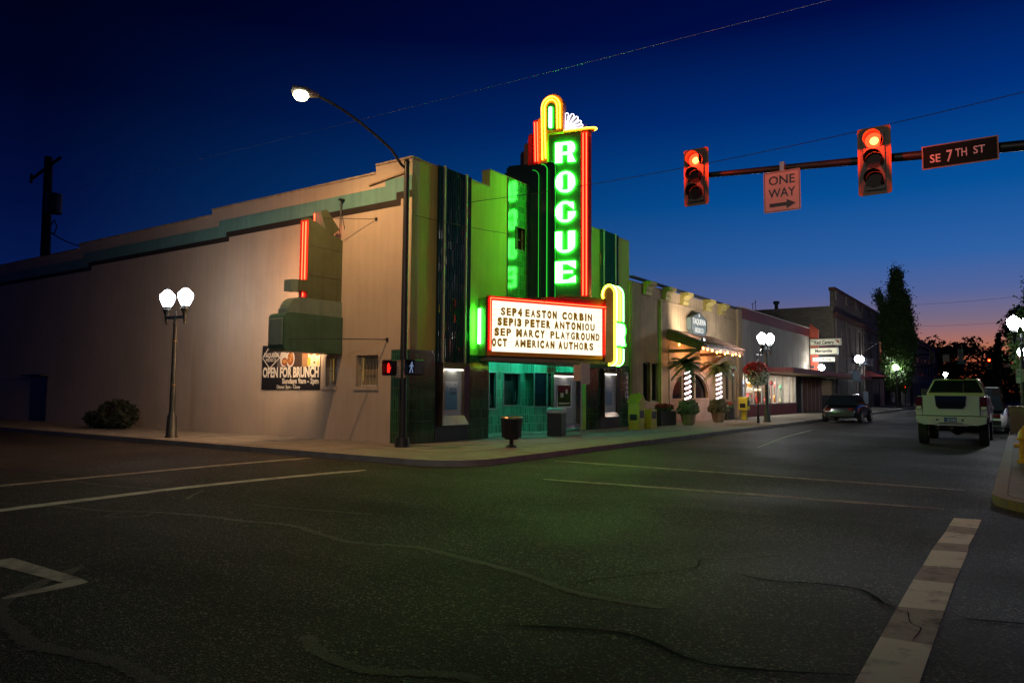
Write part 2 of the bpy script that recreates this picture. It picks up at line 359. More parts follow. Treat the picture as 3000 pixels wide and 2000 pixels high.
krr = [(60, -3.0)] + arc(13.9, -1.7, 1.3, 1.3, 270, 180, 12) + [(12.6, y) for y in (2, 8)]
kerb(krr, -.178, .125, M['kerby'])
kerb([(12.6, y) for y in (8.0, 20, 40, 60, 79.8)] + arc(13.9, 79.8, 1.3, 1.3, 180, 90, 8), -.178, .125, M['kerb'])
struct('far_sidewalk', MB().box(-90, 3.95, 95, 150, -.02, .12).box(12.8, 90, 95, 150, -.02, .12), M['concrete'])
# concrete bays of the pavement that can be told apart near the corner
sl = part('pavement_slab', MB().box(.006, 1.254, .006, 1.364, .10, .124), M['concrete'], side_l)
bay = [(1.28 * i + .1, 1.38 * j - 1.5, 0) for j in range(12) for i in range(3) if not (j == 0 and i == 2)] + [(-1.28 * i - 1.2, -2.76 + 1.38 * j, 0) for i in range(12) for j in range(2)]
sl.location = bay[0]; copies(sl, bay[1:], side_l)
# road markings
xl = [(12.22, -11.4), (12.21, -9.02), (12.21, -8.23), (12.21, -7.3), (12.22, -6.69), (12.22, -5.92), (12.23, -5.46), (12.25, -4.73), (12.25, -4.24), (12.26, -3.63)]
xr = [(12.49, -11.4), (12.49, -9.01), (12.49, -8.15), (12.49, -7.26), (12.5, -6.63), (12.51, -5.83), (12.5, -5.4), (12.52, -4.76), (12.53, -4.29), (12.54, -3.58)]
for i in range(9):
    mb = MB().add([(xl[i][0], xl[i][1], .005), (xr[i][0], xr[i][1], .005), (xr[i + 1][0], xr[i + 1][1], .005), (xl[i + 1][0], xl[i + 1][1], .005)], [(0, 1, 2, 3)])
    part('crosswalk_block', mb, M['xlight'] if i % 2 == 0 else M['xdark'], road, label='pale painted crosswalk block' if i % 2 == 0 else 'worn brown crosswalk block')
def ribbon(pts, w, z, jit=0, sub=5):
    P = [Vector(p) for p in pts]; Q = []
    for i in range(len(P) - 1):
        p0, p1, p2, p3 = P[max(0, i - 1)], P[i], P[i + 1], P[min(len(P) - 1, i + 2)]
        for k in range(sub):
            t = k / sub
            Q.append(.5 * ((2 * p1) + (-p0 + p2) * t + (2 * p0 - 5 * p1 + 4 * p2 - p3) * t * t + (-p0 + 3 * p1 - 3 * p2 + p3) * t ** 3))
    Q.append(P[-1]); vs = []
    for i, q in enumerate(Q):
        d = (Q[min(len(Q) - 1, i + 1)] - Q[max(0, i - 1)]).normalized(); n = Vector((-d.y, d.x))
        e = min(1, .35 + 1.3 * min(i, len(Q) - 1 - i) / 4)
        a = w * .5 * e * (1 + jit * random.uniform(-1, 1)); b = w * .5 * e * (1 + jit * random.uniform(-1, 1))
        vs += [(q.x + n.x * a, q.y + n.y * a, z), (q.x - n.x * b, q.y - n.y * b, z)]
    return MB().add(vs, [(2 * i, 2 * i + 1, 2 * i + 3, 2 * i + 2) for i in range(len(Q) - 1)])
part('painted_line', ribbon([(.30, -12.5), (.05, -8.4), (-.05, -5), (.05, -3.2)], .22, .004, .05), M['linefaint'], road)
part('painted_line', ribbon([(2.85, -12.5), (2.56, -9.1), (2.46, -7.4), (2.6, -5.5), (2.8, -4.2)], .24, .004, .05), M['line'], road)
part('painted_line', ribbon([(6.2, -3.35), (9, -3.1), (12.1, -2.9)], .20, .004, .08), M['linefaint'], road)
part('painted_line', ribbon([(4.6, -.35), (8, -.4), (12.2, -.5)], .20, .004, .08), M['linefaint'], road)
part('painted_line', ribbon([(6.98, 6.5), (6.3, 12), (5.9, 18)], .10, .004), M['line'], road)
part('painted_arrow', MB().add([(5.6, -11.42, .004), (6.84, -11.34, .004), (7.02, -11.35, .004), (6.98, -11.22, .004), (6.82, -11.2, .004), (5.6, -11.2, .004)], [(0, 1, 2, 3, 4, 5)]).add([(6.84, -11.34, .004), (7.02, -11.35, .004), (6.99, -11.8, .004), (6.93, -11.8, .004)], [(0, 1, 2, 3)]), M['linefaint'], road)
SEALS = [([(1.0, -10.1), (2.05, -9.94), (2.76, -9.62), (3.57, -9.48), (4.24, -9.14), (5.06, -8.92), (5.59, -8.88), (6.26, -8.72), (6.98, -8.88), (7.51, -8.96), (8.13, -8.76), (8.67, -8.83), (9.43, -8.98), (9.71, -9.08), (10.27, -9.26), (10.87, -9.23)], .10),
         ([(4.24, -9.14), (4.42, -9.4), (4.1, -9.64), (3.91, -9.23)], .06), ([(6.4, -11.0), (7.08, -11.85), (7.78, -12.04), (8.24, -12.09), (8.75, -11.98), (9.3, -12.0), (9.8, -12.2)], .13),
         ([(9.32, -11.06), (9.55, -11.19), (9.83, -11.25), (10.06, -11.24), (10.42, -11.04), (10.63, -11.03), (10.9, -11.15)], .11),
         ([(4.69, -8.05), (5.22, -7.98), (5.85, -7.82), (6.45, -7.67)], .07), ([(-2.01, -8.4), (-.45, -8.22), (.93, -8.25), (2.27, -8.03)], .10), ([(3.56, -8.3), (3.17, -7.92), (2.96, -7.65)], .07)]
for p, w in SEALS: part('crack_seal', ribbon(p, w * .85, .003, .35, 14), M['seal'], road)
for p, w in [(P_, w_ * .6) for P_, w_ in [([(10.04, -9.13), (10.15, -8.8), (10.42, -8.39), (10.63, -8.0), (10.57, -7.64), (10.78, -7.49), (11.2, -6.9)], .025), ([(11.03, -7.99), (11.31, -8.04), (11.61, -7.91), (11.92, -7.91), (12.11, -8.2), (12.2, -8.25)], .05),
             ([(10.2, -10.2), (10.9, -9.9), (11.5, -10.1), (12.2, -9.8)], .05), ([(12.28, -8.3), (12.33, -8.6), (12.40, -8.7), (12.38, -9.0)], .012), ([(12.25, -6.9), (12.33, -6.75), (12.45, -6.85)], .012), ([(12.6, -8.3), (13.4, -8.1), (14.2, -8.3)], .06)]]:
    part('crack', ribbon(p, w, .008, .4), M['sealdark'], road)

# ================================================================ THEATRE
th = thing('theatre_building', 'cream stucco corner theatre with stepped parapet, green tiled base and fluted dark pilasters', 'building', (0, 0, .12))
step = [(-34, .12), (-34, 7.01), (-17.8, 7.01), (-17.8, 7.2), (-8.87, 7.2), (-8.87, 7.38), (-1.34, 7.38), (-1.34, 7.59), (0, 7.61), (0, .12)]
hole = lambda a, b, c, d: [(a, c), (b, c), (b, d), (a, d)]
part('side_wall', shape([step, hole(-3.16, -2.72, 1.6, 2.44), hole(-1.95, -1.11, 1.6, 2.44)], XZ(.3), 0, .3), M['wall'], th)
part('front_wall', shape([[(.302, .12), (.302, 7.61), (3.44, 7.61), (3.44, 8.15), (9.64, 8.15), (9.64, 7.61), (13.06, 7.61), (13.06, .12), (9.42, .12), (9.42, 2.75), (3.45, 2.75), (3.45, .12)], hole(4.77, 5.32, 5.94, 6.70)], YZ(-.3), 0, .3), M['wallf'], th)
part('end_wall', MB().box(-30, -.302, 12.8, 13.06, .12, 7.0), M['wall'], th)
part('roof', MB().box(-34, -.302, .302, 12.8, 6.4, 6.5), M['blackrough'], th)
part('wall', MB().box(-34, -33.7, .302, 13.06, .12, 6.4), M['wall'], th, label='back wall of the theatre')
cp = MB()
for a, b, z in ((-34, -17.8, 7.01), (-17.79, -8.87, 7.2), (-8.86, -1.34, 7.38), (-1.33, .03, 7.60)): cp.box(a, b, -.03, .33, z, z + .055)
for a, b, z in ((.331, 3.44, 7.61), (3.441, 9.64, 8.15), (9.641, 13.08, 7.61)): cp.box(-.33, .012, a, b, z, z + .035)
part('parapet_coping', cp, M['coping'], th)
part('pipe', MB().cyl((-1.55, -.04, 7.1), (-.25, -.04, 7.24), .03, n=6).cyl((-.25, -.04, 7.24), (-.12, -.04, 7.1), .03, n=6), M['coping'], th)
tealp = [(-34, 6.24), (-34, 6.62), (-17.4, 6.62), (-17.4, 6.81), (-8.46, 6.81), (-8.46, 6.98), (-.97, 6.98), (-.97, 7.15), (-.003, 7.15), (-.003, 6.755), (-.55, 6.755), (-.55, 6.565), (-8.04, 6.565), (-8.04, 6.415), (-16.97, 6.415), (-16.97, 6.24)]
part('painted_band', MB().prism(tealp, XZ(0), 0, .006), M['teal'], th, label='muted teal stepped band')
blk = [(-34, 6.08), (-34, 6.238), (-16.972, 6.238), (-16.972, 6.413), (-8.042, 6.413), (-8.042, 6.563), (-.552, 6.563), (-.552, 6.753), (-.003, 6.753), (-.003, 6.565), (-.39, 6.565), (-.39, 6.385), (-7.89, 6.385), (-7.89, 6.25), (-16.75, 6.25), (-16.75, 6.08)]
part('painted_band', MB().prism(blk, XZ(0), 0, .009), M['blackband'], th, label='thin black stepped band')
# tiled base
part('tile_base', MB().box(-.62, .02, -.02, -.001, .12, 2.56), M['tile'], th)
part('tile_base', MB().box(.001, .02, -.001, 1.02, .12, 2.56), M['tile'], th)
part('tile_base', MB().box(.001, .02, 2.49, 3.45, .12, 2.53), M['tile'], th)
part('tile_base', MB().box(.001, .02, 9.42, 10.48, .12, 2.53), M['tile'], th)
part('tile_base', MB().box(.001, .02, 11.97, 12.95, .12, 2.53), M['tile'], th)
part('tile_panel', shape([[(4.38, 2.75), (4.38, 8.155), (8.6, 8.155), (8.6, 2.75)], hole(4.80, 5.29, 5.97, 6.67)], YZ(0), .001, .03), M['tile_up'], th)
# fluted pilasters
def pilaster(y0, y1):
    k = 15; w = (y1 - y0) / k
    for zone in ((y0, y1),):
        mb = MB()
        n = 18; zt = [2.25 + (7.66 - 2.25) * i / 24 for i in range(25)]
        for i in range(k):
            if i in (2, k - 3): continue
            a = y0 + w * i
            for j in range(24):
                z0, z1 = zt[j] + .003, zt[j + 1] - .003
                jt = random.uniform(-.012, .012); prof = [(.022 + .06 * math.sin(math.pi * q / 5) + jt * (q / 5 - .5), a + w * (.04 + .92 * q / 5)) for q in range(6)]
                vs = [(p, q, z0) for p, q in prof] + [(p, q, z1) for p, q in prof]
                mb.add(vs, [(q, q + 1, q + 7, q + 6) for q in range(5)] + [tuple(range(6, 12)), tuple(range(5, -1, -1))])
        part('fluted_tile', mb, M['flute'], th, kind='stuff')
    part('pilaster_core', MB().box(.001, .022, y0, y1, 2.2, 7.68), M['blackrough'], th)
    st = part('pale_strip', MB().box(.022, .085, y0 + w * 2.25, y0 + w * 2.8, 2.25, 7.70), M['palestrip'], th)
    copies(st, [(0, w * (k - 5), 0)], th)
    part('pilaster_base', MB().box(.001, .03, y0, y1, .12, 2.2), M['black'], th)
pilaster(1.02, 2.48); pilaster(10.48, 11.96)
# display cases
def poster(parent, y0, y1, z0, z1, x, seed):
    m_ = bpy.data.materials.new('poster_print'); m_.use_nodes = True; t = m_.node_tree; b = t.nodes['Principled BSDF']; tc_ = N('ShaderNodeTexCoord', t)
    s_ = N('ShaderNodeSeparateXYZ', t); t.links.new(tc_.outputs['Object'], s_.inputs[0])
    mr_ = N('ShaderNodeMapRange', t); t.links.new(s_.outputs[2], mr_.inputs[0]); mr_.inputs[1].default_value = z0 - .12; mr_.inputs[2].default_value = z1 - .12
    cr = N('ShaderNodeValToRGB', t); e = cr.color_ramp.elements
    e[0].position = .05; e[0].color = (.02, .16, .30, 1); e[1].position = .55; e[1].color = (.62, .64, .62, 1)
    t.links.new(mr_.outputs[0], cr.inputs[0]); n = N('ShaderNodeTexNoise', t); n.inputs['Scale'].default_value = 7; n.inputs['Detail'].default_value = 8; t.links.new(tc_.outputs['Object'], n.inputs['Vector'])
    mi = N('ShaderNodeMix', t, data_type='RGBA'); m3 = N('ShaderNodeMapRange', t); t.links.new(n.outputs[0], m3.inputs[0]); m3.inputs[1].default_value = .55; m3.inputs[2].default_value = .62; m3.inputs[4].default_value = .7
    t.links.new(m3.outputs[0], mi.inputs[0]); t.links.new(cr.outputs[0], mi.inputs[6]); mi.inputs[7].default_value = (.05, .16, .24, 1)
    t.links.new(mi.outputs[2], b.inputs['Base Color']); b.inputs['Roughness'].default_value = .3
    return m_
def display_case(y0, y1, z0, z1, x, label, post, writing=None, glow=1.0, slim=False):
    t = thing('display_case', label, 'display case', (x, (y0 + y1) / 2, z0)); f = .16 if not slim else .1
    B = YZ(x)
    # frame of four mitred members
    i0, i1, k0, k1 = y0 + f, y1 - f, z0 + f * 1.6, z1 - f
    for q in ([(y0, z1), (i0, k1), (i1, k1), (y1, z1)], [(y0, z0), (y1, z0), (i1, k0), (i0, k0)], [(y0, z0), (i0, k0), (i0, k1), (y0, z1)], [(y1, z0), (y1, z1), (i1, k1), (i1, k0)]):
        mb = MB(); n = 4; fr = []
        for a, b in q: fr.append(B(a, b, .13 if (a in (y0, y1)) else .06))
        mb.add([B(a, b, .0) for a, b in q] + fr, [(3, 2, 1, 0), (4, 5, 6, 7), (0, 1, 5, 4), (1, 2, 6, 5), (2, 3, 7, 6), (3, 0, 4, 7)])
        part('frame_member', mb, M['bronze'], t)
    part('backboard', MB().box(x + .001, x + .01, i0, i1, k0, k1), M['steel'], t)
    part('light_tube', MB().cyl((x + .045, i0 + .03, k1 - .03), (x + .045, i1 - .03, k1 - .03), .014, n=8), E['case'], t)
    lamp('AREA', (x + .06, (i0 + i1) / 2, k1 - .05), 2.2 * glow, (1, .9, .75), t, .3, aim=(x + .02, (i0 + i1) / 2, z0))
    if post:
        p = part('poster', MB().box(x + .011, x + .016, *post), poster(t, post[2], post[3], post[2], post[3], x, 1), t)
        if writing:
            for s, a, b, z, h in writing: part('lettering', text(s, YZ(x + .017), a, b, z, h, 0, .001, .01), M['black'], p)
    return t
display_case(1.17, 2.34, .56, 2.27, .03, 'bronze framed poster case with a pale blue poster, in the pilaster nearest the corner', (1.40, 1.93, .98, 1.75), [('EASTON', 1.60, 1.89, 1.50, .085), ('CORBIN', 1.60, 1.89, 1.39, .085)])
display_case(10.6, 11.85, .56, 2.30, .03, 'narrow dark framed poster case in the pilaster beside the restaurant', (10.9, 11.4, .98, 1.75), None, .8, True)
# entrance recess
part('recess_ceiling', MB().box(-1.2, -.3, 3.45, 9.42, 2.75, 2.85), M['white'], th)
part('recess_wall', shape([[(3.45, .12), (3.45, 2.75), (9.42, 2.75), (9.42, .12)], hole(5.08, 5.53, .9, 2.13), hole(5.9, 6.95, 1.0, 2.13)], YZ(-1.3), 0, .1), M['tile_teal_lit'], th)
part('recess_wall', MB().box(-1.2, -.301, 3.30, 3.45, .12, 2.75), M['tile_teal_lit'], th)
part('recess_wall', MB().box(-1.2, -.301, 9.42, 9.57, .12, 2.75), M['tile_teal_lit'], th)
part('recess_floor', MB().box(-1.2, 0, 3.45, 9.42, .12, .135), M['concrete'], th)
for a, b, z in ((5.08, 5.53, .9), (5.9, 6.95, 1.0)):
    g = part('doorway', MB().box(-1.42, -1.38, a, b, z, 2.13), M['glass'], th)
    part('frame', shape([hole(a, b, z, 2.13), hole(a + .04, b - .04, z + .04, 2.09)], YZ(-1.2), -.02, .02), M['steel'], g)
    part('handle', MB().cyl((-1.33, b - .12, z + .15), (-1.33, b - .12, z + .5), .012, n=6), M['steel'], g)
part('inner_doorway', MB().box(-1.36, -1.34, 6.12, 6.6, 1.05, 1.85), M['black'], th)
# faceted ticket booth
tb = thing('ticket_booth', 'faceted ticket booth with dark panes and tiled fascia painted teal-lit under the marquee', 'booth', (-.8, 8.0, .12))
pl = [(-1.19, 7.12), (-.75, 7.12), (-.45, 7.5), (-.45, 8.05), (-.75, 8.5), (-1.19, 8.5)]
part('fascia', MB().prism(pl, XY(0), 2.13, 2.62), M['tile_teal_lit'], tb); part('base', MB().prism(pl, XY(0), .13, .95), M['tile_teal_lit'], tb)
part('counter', MB().prism([(x * 1.0 + (.04 if x > -1.1 else 0), y) for x, y in pl], XY(0), .95, .99), M['steel'], tb)
for i in range(1, 4):
    a, b = Vector((*pl[i], 0)), Vector((*pl[i + 1], 0)); bs = basis((a.x, a.y, 0), b - a, (0, 0, 1)); w = (b - a).length
    part('pane', MB().prism(hole(.03, w - .03, .99, 2.13), bs, -.03, -.015), M['glass'], tb)
    part('mullion', MB().prism(hole(-.012, .025, .99, 2.13), bs, -.03, .01), M['steel'], tb)
part('notice', MB().prism(arc(7.95, 1.42, .06, .1, 0, 360, 14)[:-1], YZ(-.455), 0, .006), M['white'], tb, label='small oval notice')
# lit show board before the booth
ds = display_case(7.35, 9.2, .2, 2.16, -.22, 'lit glass entrance board with a white outlined rectangle, below the right half of the marquee', None, None, .7, True)
part('outline', shape([hole(7.72, 8.70, .95, 1.75), hole(7.75, 8.67, .98, 1.72)], YZ(-.2), .0, .012), M['white'], ds)
part('printed_sheet', MB().box(-.205, -.2, 7.76, 8.66, .99, 1.71), M['glass'], ds)
for k, (a, b, z0, z1) in enumerate([(7.95, 8.15, 1.30, 1.45), (8.3, 8.45, 1.42, 1.58), (7.85, 8.6, 1.06, 1.12)]): part('print', MB().box(-.199, -.197, a, b, z0, z1), M['palestrip'], ds)
# side windows
for a, b in ((-3.16, -2.72), (-1.95, -1.11)):
    w = part('window', shape([hole(a, b, 1.6, 2.44), hole(a + .04, b - .04, 1.64, 2.40)], XZ(.2), 0, .05), M['offwhite'], th)
    part('pane', MB().box(a + .04, b - .04, .2, .21, 1.64, 2.40), M['warmglass'] if 'warmglass' in M else M['soffit'], w)
    part('lit_strip', MB().box(a + .07, a + .11, .19, .199, 1.75, 2.38), E['warmwin'], w)
    bars = MB(); n = max(3, round((b - a) / .115))
    for i in range(n): bars.cyl((a + .05 + (b - a - .1) * i / (n - 1), .12, 1.6), (a + .05 + (b - a - .1) * i / (n - 1), .12, 2.44), .009, n=6)
    bars.box(a, b, .115, .125, 2.03, 2.05)
    part('security_bars', bars, M['coping'], w)
    part('sill', MB().box(a - .18 if a < -3 else a - .07, b + .02, -.03, .12, 1.5, 1.6), M['wall'], w)
d = part('door', MB().box(-21.4, -19.95, -.02, -.002, .14, 1.97), M['black'], th); part('door_hood', MB().box(-21.6, -19.8, -.35, 0, 1.99, 2.05), M['pole'], d)
part('upper_window', shape([hole(4.77, 5.32, 5.94, 6.70), hole(4.80, 5.29, 5.97, 6.67)], YZ(0), -.02, .05), M['black'], th)
part('upper_pane', MB().box(-.12, -.11, 4.77, 5.32, 5.94, 6.70), M['glass'], th)
part('glazing_bar', MB().box(-.1, -.07, 5.03, 5.06, 5.94, 6.70).box(-.1, -.07, 4.77, 5.32, 6.30, 6.33), M['black'], th)
part('junction_box', MB().box(.0, .1, 2.95, 3.15, 2.54, 2.68), M['offwhite'], th)
tube_l = MB()
for y in (4.3, 6.2, 8.1): tube_l.cyl((-.55, y, 2.70), (-.55, y + 1.1, 2.70), .02, n=8)
part('ceiling_tube', tube_l, E['tealtube'], th)

# ================================================================ BLADE SIGN
Y0 = 6.45
bl = thing('vertical_neon_sign', 'tall green and red neon blade sign reading ROGUE rising above the theatre marquee', 'neon sign', (.9, Y0, 4.45))
dB = Vector((.968, .25, 0)).normalized()
def PB(p, d=dB): return basis((p[0], p[1], 0), d, (0, 0, 1))   # normal towards -y (viewer)
def both(name, mb, mm, parent=bl, **k):
    o = part(name, mb, mm, parent, **k); part(name, mb.mirror(Y0), mm, parent, **k); return o
def layer(p, t0, t1, zt, r, th_, z0=4.35):
    B = PB(p); return MB().prism([(t0, z0), (t1, z0)] + arc(t1 - r, zt - r, r, r, 0, 90, 8) + [(t0, zt)], B, -th_, 0)
both('stepped_casing', layer((0, 5.52), -.81, .36, 8.66, .22, .10), M['porcelain'])
both('stepped_casing', layer((0, 5.63), -.81, .58, 8.86, .20, .10), M['porcelain'])
both('stepped_casing', layer((0, 5.74), -.81, .80, 8.95, .16, .10), M['porcelain'])
part('casing_core', MB().prism([(-.8, 5.66), (.75, 6.02), (.75, 6.88), (-.8, 7.24)], XY(0), 4.35, 8.90), M['porcelain'], bl)
ed = lambda p, t1, zt, r: [PB(p)(t1 + .012, z, .0) for z in (4.5, 5.5, 6.5, 7.5)] + [PB(p)(a + .012, b, 0) for a, b in arc(t1 - r, zt - r, r, r, 0, 90, 8)]
part('edge_glow_line', MB().tube(ed((0, 5.52), .36, 8.66, .22), .008, 5), E['greenline'], bl)  # casing edges lit by the letters, drawn as glowing lines
part('edge_glow_line', MB().tube(ed((0, 5.63), .58, 8.86, .20), .016, 6), E['greenline'], bl)
part('edge_glow_line', MB().tube(ed((0, 5.74), .80, 8.95, .16), .008, 5), E['greenline'], bl)
P0 = (0, 5.89)
part('sign_core', MB().prism([(.45, 6.06), (1.55, 6.33), (1.74, 6.41), (1.74, 6.49), (1.55, 6.57), (.45, 6.84)], XY(0), 4.35, 9.90), M['olive'], bl)
both('sign_board', MB().prism(hole(.42, .62, 4.5, 9.75), PB(P0), -.05, -.01).prism(hole(.62, 1.56, 4.5, 9.81), PB(P0), -.04, .012), M['board'])
both('board_edge', MB().prism(hole(1.561, 1.60, 4.5, 9.9), PB(P0), -.05, .03), M['brownpaint'])
both('red_panel', MB().prism(hole(1.601, 1.83, 4.5, 9.88), PB(P0), -.05, .015), M['redpaint'])
for t in (1.665, 1.775):
    both('red_tube', MB().tube([PB(P0)(t, z, .035) for z in (4.55, 7.2, 9.82)], .014, 8), E['red'])
part('nose_strip', MB().prism([(1.76, 6.35), (1.80, 6.38), (1.82, 6.45), (1.80, 6.52), (1.76, 6.55)], XY(0), 4.5, 9.88), M['redpaint'], bl)
# cap plate with its yellow tube
capo = [(.3, 5.93), (1.55, 6.25), (1.85, 6.33), (1.97, 6.45), (1.85, 6.57), (1.55, 6.65), (.3, 6.97)]
part('cap_plate', MB().prism(capo, XY(0), 9.90, 10.0), M['orangepaint'], bl, bevel=.01)
part('yellow_tube', MB().tube([(x + (.02 if x > 1 else 0), y - (.02 if y < Y0 else -.02 if y > Y0 else 0), 9.96) for x, y in [(.36, 5.94), (.9, 6.08), (1.55, 6.23), (1.75, 6.28), (1.88, 6.33), (1.96, 6.39), (1.99, 6.45), (1.96, 6.51), (1.85, 6.59), (.4, 6.95)]], .02, 8), E['yellow'], bl)
# letters, each face with a green tube round it
LET = {
 'R': ([[(0, 0), (.34, 0), (.34, .38), (.62, .38), (.62, 0), (1, .0), (.83, .40)] + arc(.72, .70, .27, .30, -68, 90, 12) + [(0, 1)], [(.34, .50), (.34, .87), (.62, .87), (.62, .50)]]),
 'O': ([arc(.5, .5, .5, .5, 0, 360, 36)[:-1], rrect(.37, .63, .13, .87, .04, 2)]),
 'G': ([[(1, .50), (.64, .50), (.64, .13), (.37, .13), (.37, .88), (.55, .88), (.91, .60)] + [(.91, .93)] + arc(.5, .5, .5, .5, 62, 325, 26) + [(1, .30)]]),
 'U': ([[(0, 1), (0, .42)] + arc(.5, .42, .5, .42, 180, 360, 20) + [(1, 1), (.64, 1), (.64, .13), (.36, .13), (.36, 1)]]),
 'E': ([[(0, 0), (1, 0), (1, .32), (.62, .14), (.37, .14), (.37, .43), (.86, .43), (.86, .57), (.37, .57), (.37, .86), (.6, .86), (1, .65), (1, 1), (0, 1)]])}
for ch, z0, z1 in (('R', 8.92, 9.58), ('O', 7.91, 8.61), ('G', 6.93, 7.63), ('U', 5.94, 6.64), ('E', 4.97, 5.67)):
    for mir in (0, 1):
        w = .68; t0 = .74
        loops = [[(t0 + a * w, z0 + b * (z1 - z0)) for a, b in lp] for lp in LET[ch]]
        if mir: loops = [[(2 * (t0 + w / 2) - a, b) for a, b in lp][::-1] for lp in loops]
        mb = shape(loops, PB(P0), .02, .06); tb_ = MB()
        for lp in loops: tb_.tube([PB(P0)(a, b, .075) for a, b in lp], .016, 6, closed=True)
        if mir: mb = mb.mirror(Y0); tb_ = tb_.mirror(Y0)
        l_ = part('letter', mb, E['letter'], bl); part('outline_tube', tb_, E['green'], l_)
# crown: stepped fins and the arch
PF = (0, 5.70); BF = PB(PF)
def fin(t0, t1, z0, zt, mm, r=.1, c0=-.30, c1=0, name='crown_fin'):
    return part(name, MB().prism([(t0, z0), (t1, z0), (t1, zt)] + arc(t0 + r, zt - r, r, r, 90, 180, 6), BF, c0, c1), mm, bl)
fin(-.40, -.27, 8.9, 9.40, M['black'], c1=-.08); fin(-.27, -.12, 8.9, 9.66, M['brownpaint'], c1=-.06); fin(-.12, .07, 8.9, 9.95, M['redpaint'], c1=-.03)
fin(.07, .23, 8.9, 10.38, M['redpaint'], .04); fin(.23, .33, 8.9, 10.44, M['orangepaint'], .05, -.3, -.02)
for t in (.125, .215): part('red_tube', MB().tube([BF(t + .03, 8.98, .035), BF(t + .015, 9.6, .035), BF(t, 10.30, .035)], .014, 8), E['red'], bl)
ao = [(.33, 8.9), (.55, 8.9), (.55, 9.88), (1.09, 9.88)] + arc(.71, 10.79, .38, .38, 0, 180, 18)
part('arch', MB().prism(ao, BF, -.28, 0), M['orangepaint'], bl); part('arch_back', MB().prism([(a * .9 + .12, b * .99 + .1) for a, b in ao[2:]], BF, -.32, -.281), M['pinkpaint'], bl)
part('arch_side', MB().prism([(1.095, 9.99), (1.10, 9.99)] + [(1.10, 10.8)] + [(1.095, 10.8)], BF, -.28, .0), M['pinkpaint'], bl)
part('arch_recess', MB().prism([(.535, 9.99), (.835, 9.99)] + arc(.685, 10.72, .15, .17, 0, 180, 12), BF, .001, .012), M['board'], bl)
part('yellow_tube', MB().tube([BF(.40, 9.02, .035), BF(.375, 10, .035)] + [BF(a, b, .035) for a, b in arc(.675, 10.72, .31, .37, 180, 0, 18)] + [BF(1.0, 10.0, .035)], .016, 8), E['yellow'], bl)
part('yellow_tube', MB().tube([BF(.51, 9.05, .035), BF(.475, 10, .035)] + [BF(a, b, .035) for a, b in arc(.675, 10.72, .21, .27, 180, 0, 18)] + [BF(.90, 10.0, .035)], .016, 8), E['yellow'], bl)
part('white_bar', MB().prism(rrect(.62, .72, 10.05, 10.73, .02, 2), BF, .02, .07), E['greenwhite'], bl); part('bar_edge', MB().prism(hole(.722, .745, 10.05, 10.72), BF, .02, .06), E['green'], bl)
sp = MB()
for i in range(16):
    a = R(60 + 95 * i / 15); sp.cyl(BF(.71 + .38 * math.cos(a), 10.79 + .38 * math.sin(a), -.1), BF(.71 + .45 * math.cos(a), 10.79 + .45 * math.sin(a), -.1), .004, n=4)
for i in range(14): sp.cyl((.95 + .06 * i, 6.3, 10.0), (.96 + .06 * i, 6.28, 10.09), .004, n=4)
part('bird_spikes', sp, M['brownpaint'], bl)
# scallop shell
BS = PB((0, 5.93)); sh_c = (1.05, 10.04)
shp = MB().prism([sh_c] + [(1.04, 10.5), (1.2, 10.52), (1.4, 10.42), (1.55, 10.26), (1.62, 10.06)], BS, -.08, -.04); part('shell_plate', shp, M['steel'], bl)
for i, (tx, tz, wd) in enumerate([(1.10, 10.58, .055), (1.30, 10.52, .07), (1.46, 10.40, .07), (1.58, 10.24, .06), (1.64, 10.10, .05)]):
    dx, dz = tx - sh_c[0], tz - sh_c[1]; ln = math.hypot(dx, dz); ux, uz = dx / ln, dz / ln
    pts = []
    for k in range(17):
        s_ = k / 16; a = math.pi * (s_ * 2 - 1)
        if s_ <= .35: l_, w_ = s_ / .35 * ln * .85, -wd * (s_ / .35)
        elif s_ >= .65: l_, w_ = (1 - s_) / .35 * ln * .85, wd * ((1 - s_) / .35)
        else: q = (s_ - .35) / .3 * math.pi; l_, w_ = ln * .85 + math.sin(q) * ln * .15, -wd * math.cos(q)
        pts.append(BS(sh_c[0] + ux * l_ - uz * w_, sh_c[1] + uz * l_ + ux * w_, 0))
    part('shell_tube', MB().tube(pts, .009, 6), E['whiteneon'], bl)

# ================================================================ MARQUEE
mq = thing('marquee', 'wedge shaped theatre marquee with lit white letter board and red neon border', 'marquee', (.9, 6.6, 2.3))
YM = 6.60
plan = [(0.031, 2.93), (.6, 2.54), (2.37, 6.54), (2.37, 6.66), (.6, 10.66), (0.031, 10.27)]
part('box', MB().prism(plan, XY(0), 2.50, 4.17), M['brownpaint'], mq)
part('soffit', MB().prism([(0.031, 2.99), (.57, 2.64), (2.30, 6.54), (2.30, 6.66), (.57, 10.56), (0.031, 10.2)], XY(0), 2.36, 2.499), M['soffit'], mq)
dm = Vector((1.77, 4.0, 0)).normalized(); BM = basis((.6, 2.54, 0), dm, (0, 0, 1)); TL = 4.374
def bothm(name, mb, mm, **k):
    o = part(name, mb, mm, mq, **k); part(name, mb.mirror(YM), mm, mq, **k); return o
fr = shape([hole(-.0, TL, 2.50, 4.20), hole(.14, 4.13, 2.62, 4.075)], BM, .001, .05)
part('red_frame', MB().prism([(0, 2.62), (.139, 2.62), (.139, 4.075), (4.131, 4.075), (4.131, 2.55), (TL, 2.55), (TL, 4.2), (0, 4.2)], BM, .001, .05), M['redpaint'], mq)
part('lower_lip', MB().prism([(0, 2.50), (4.13, 2.50), (4.13, 2.618), (0, 2.618)], BM, .001, .045), M['orangepaint'], mq)
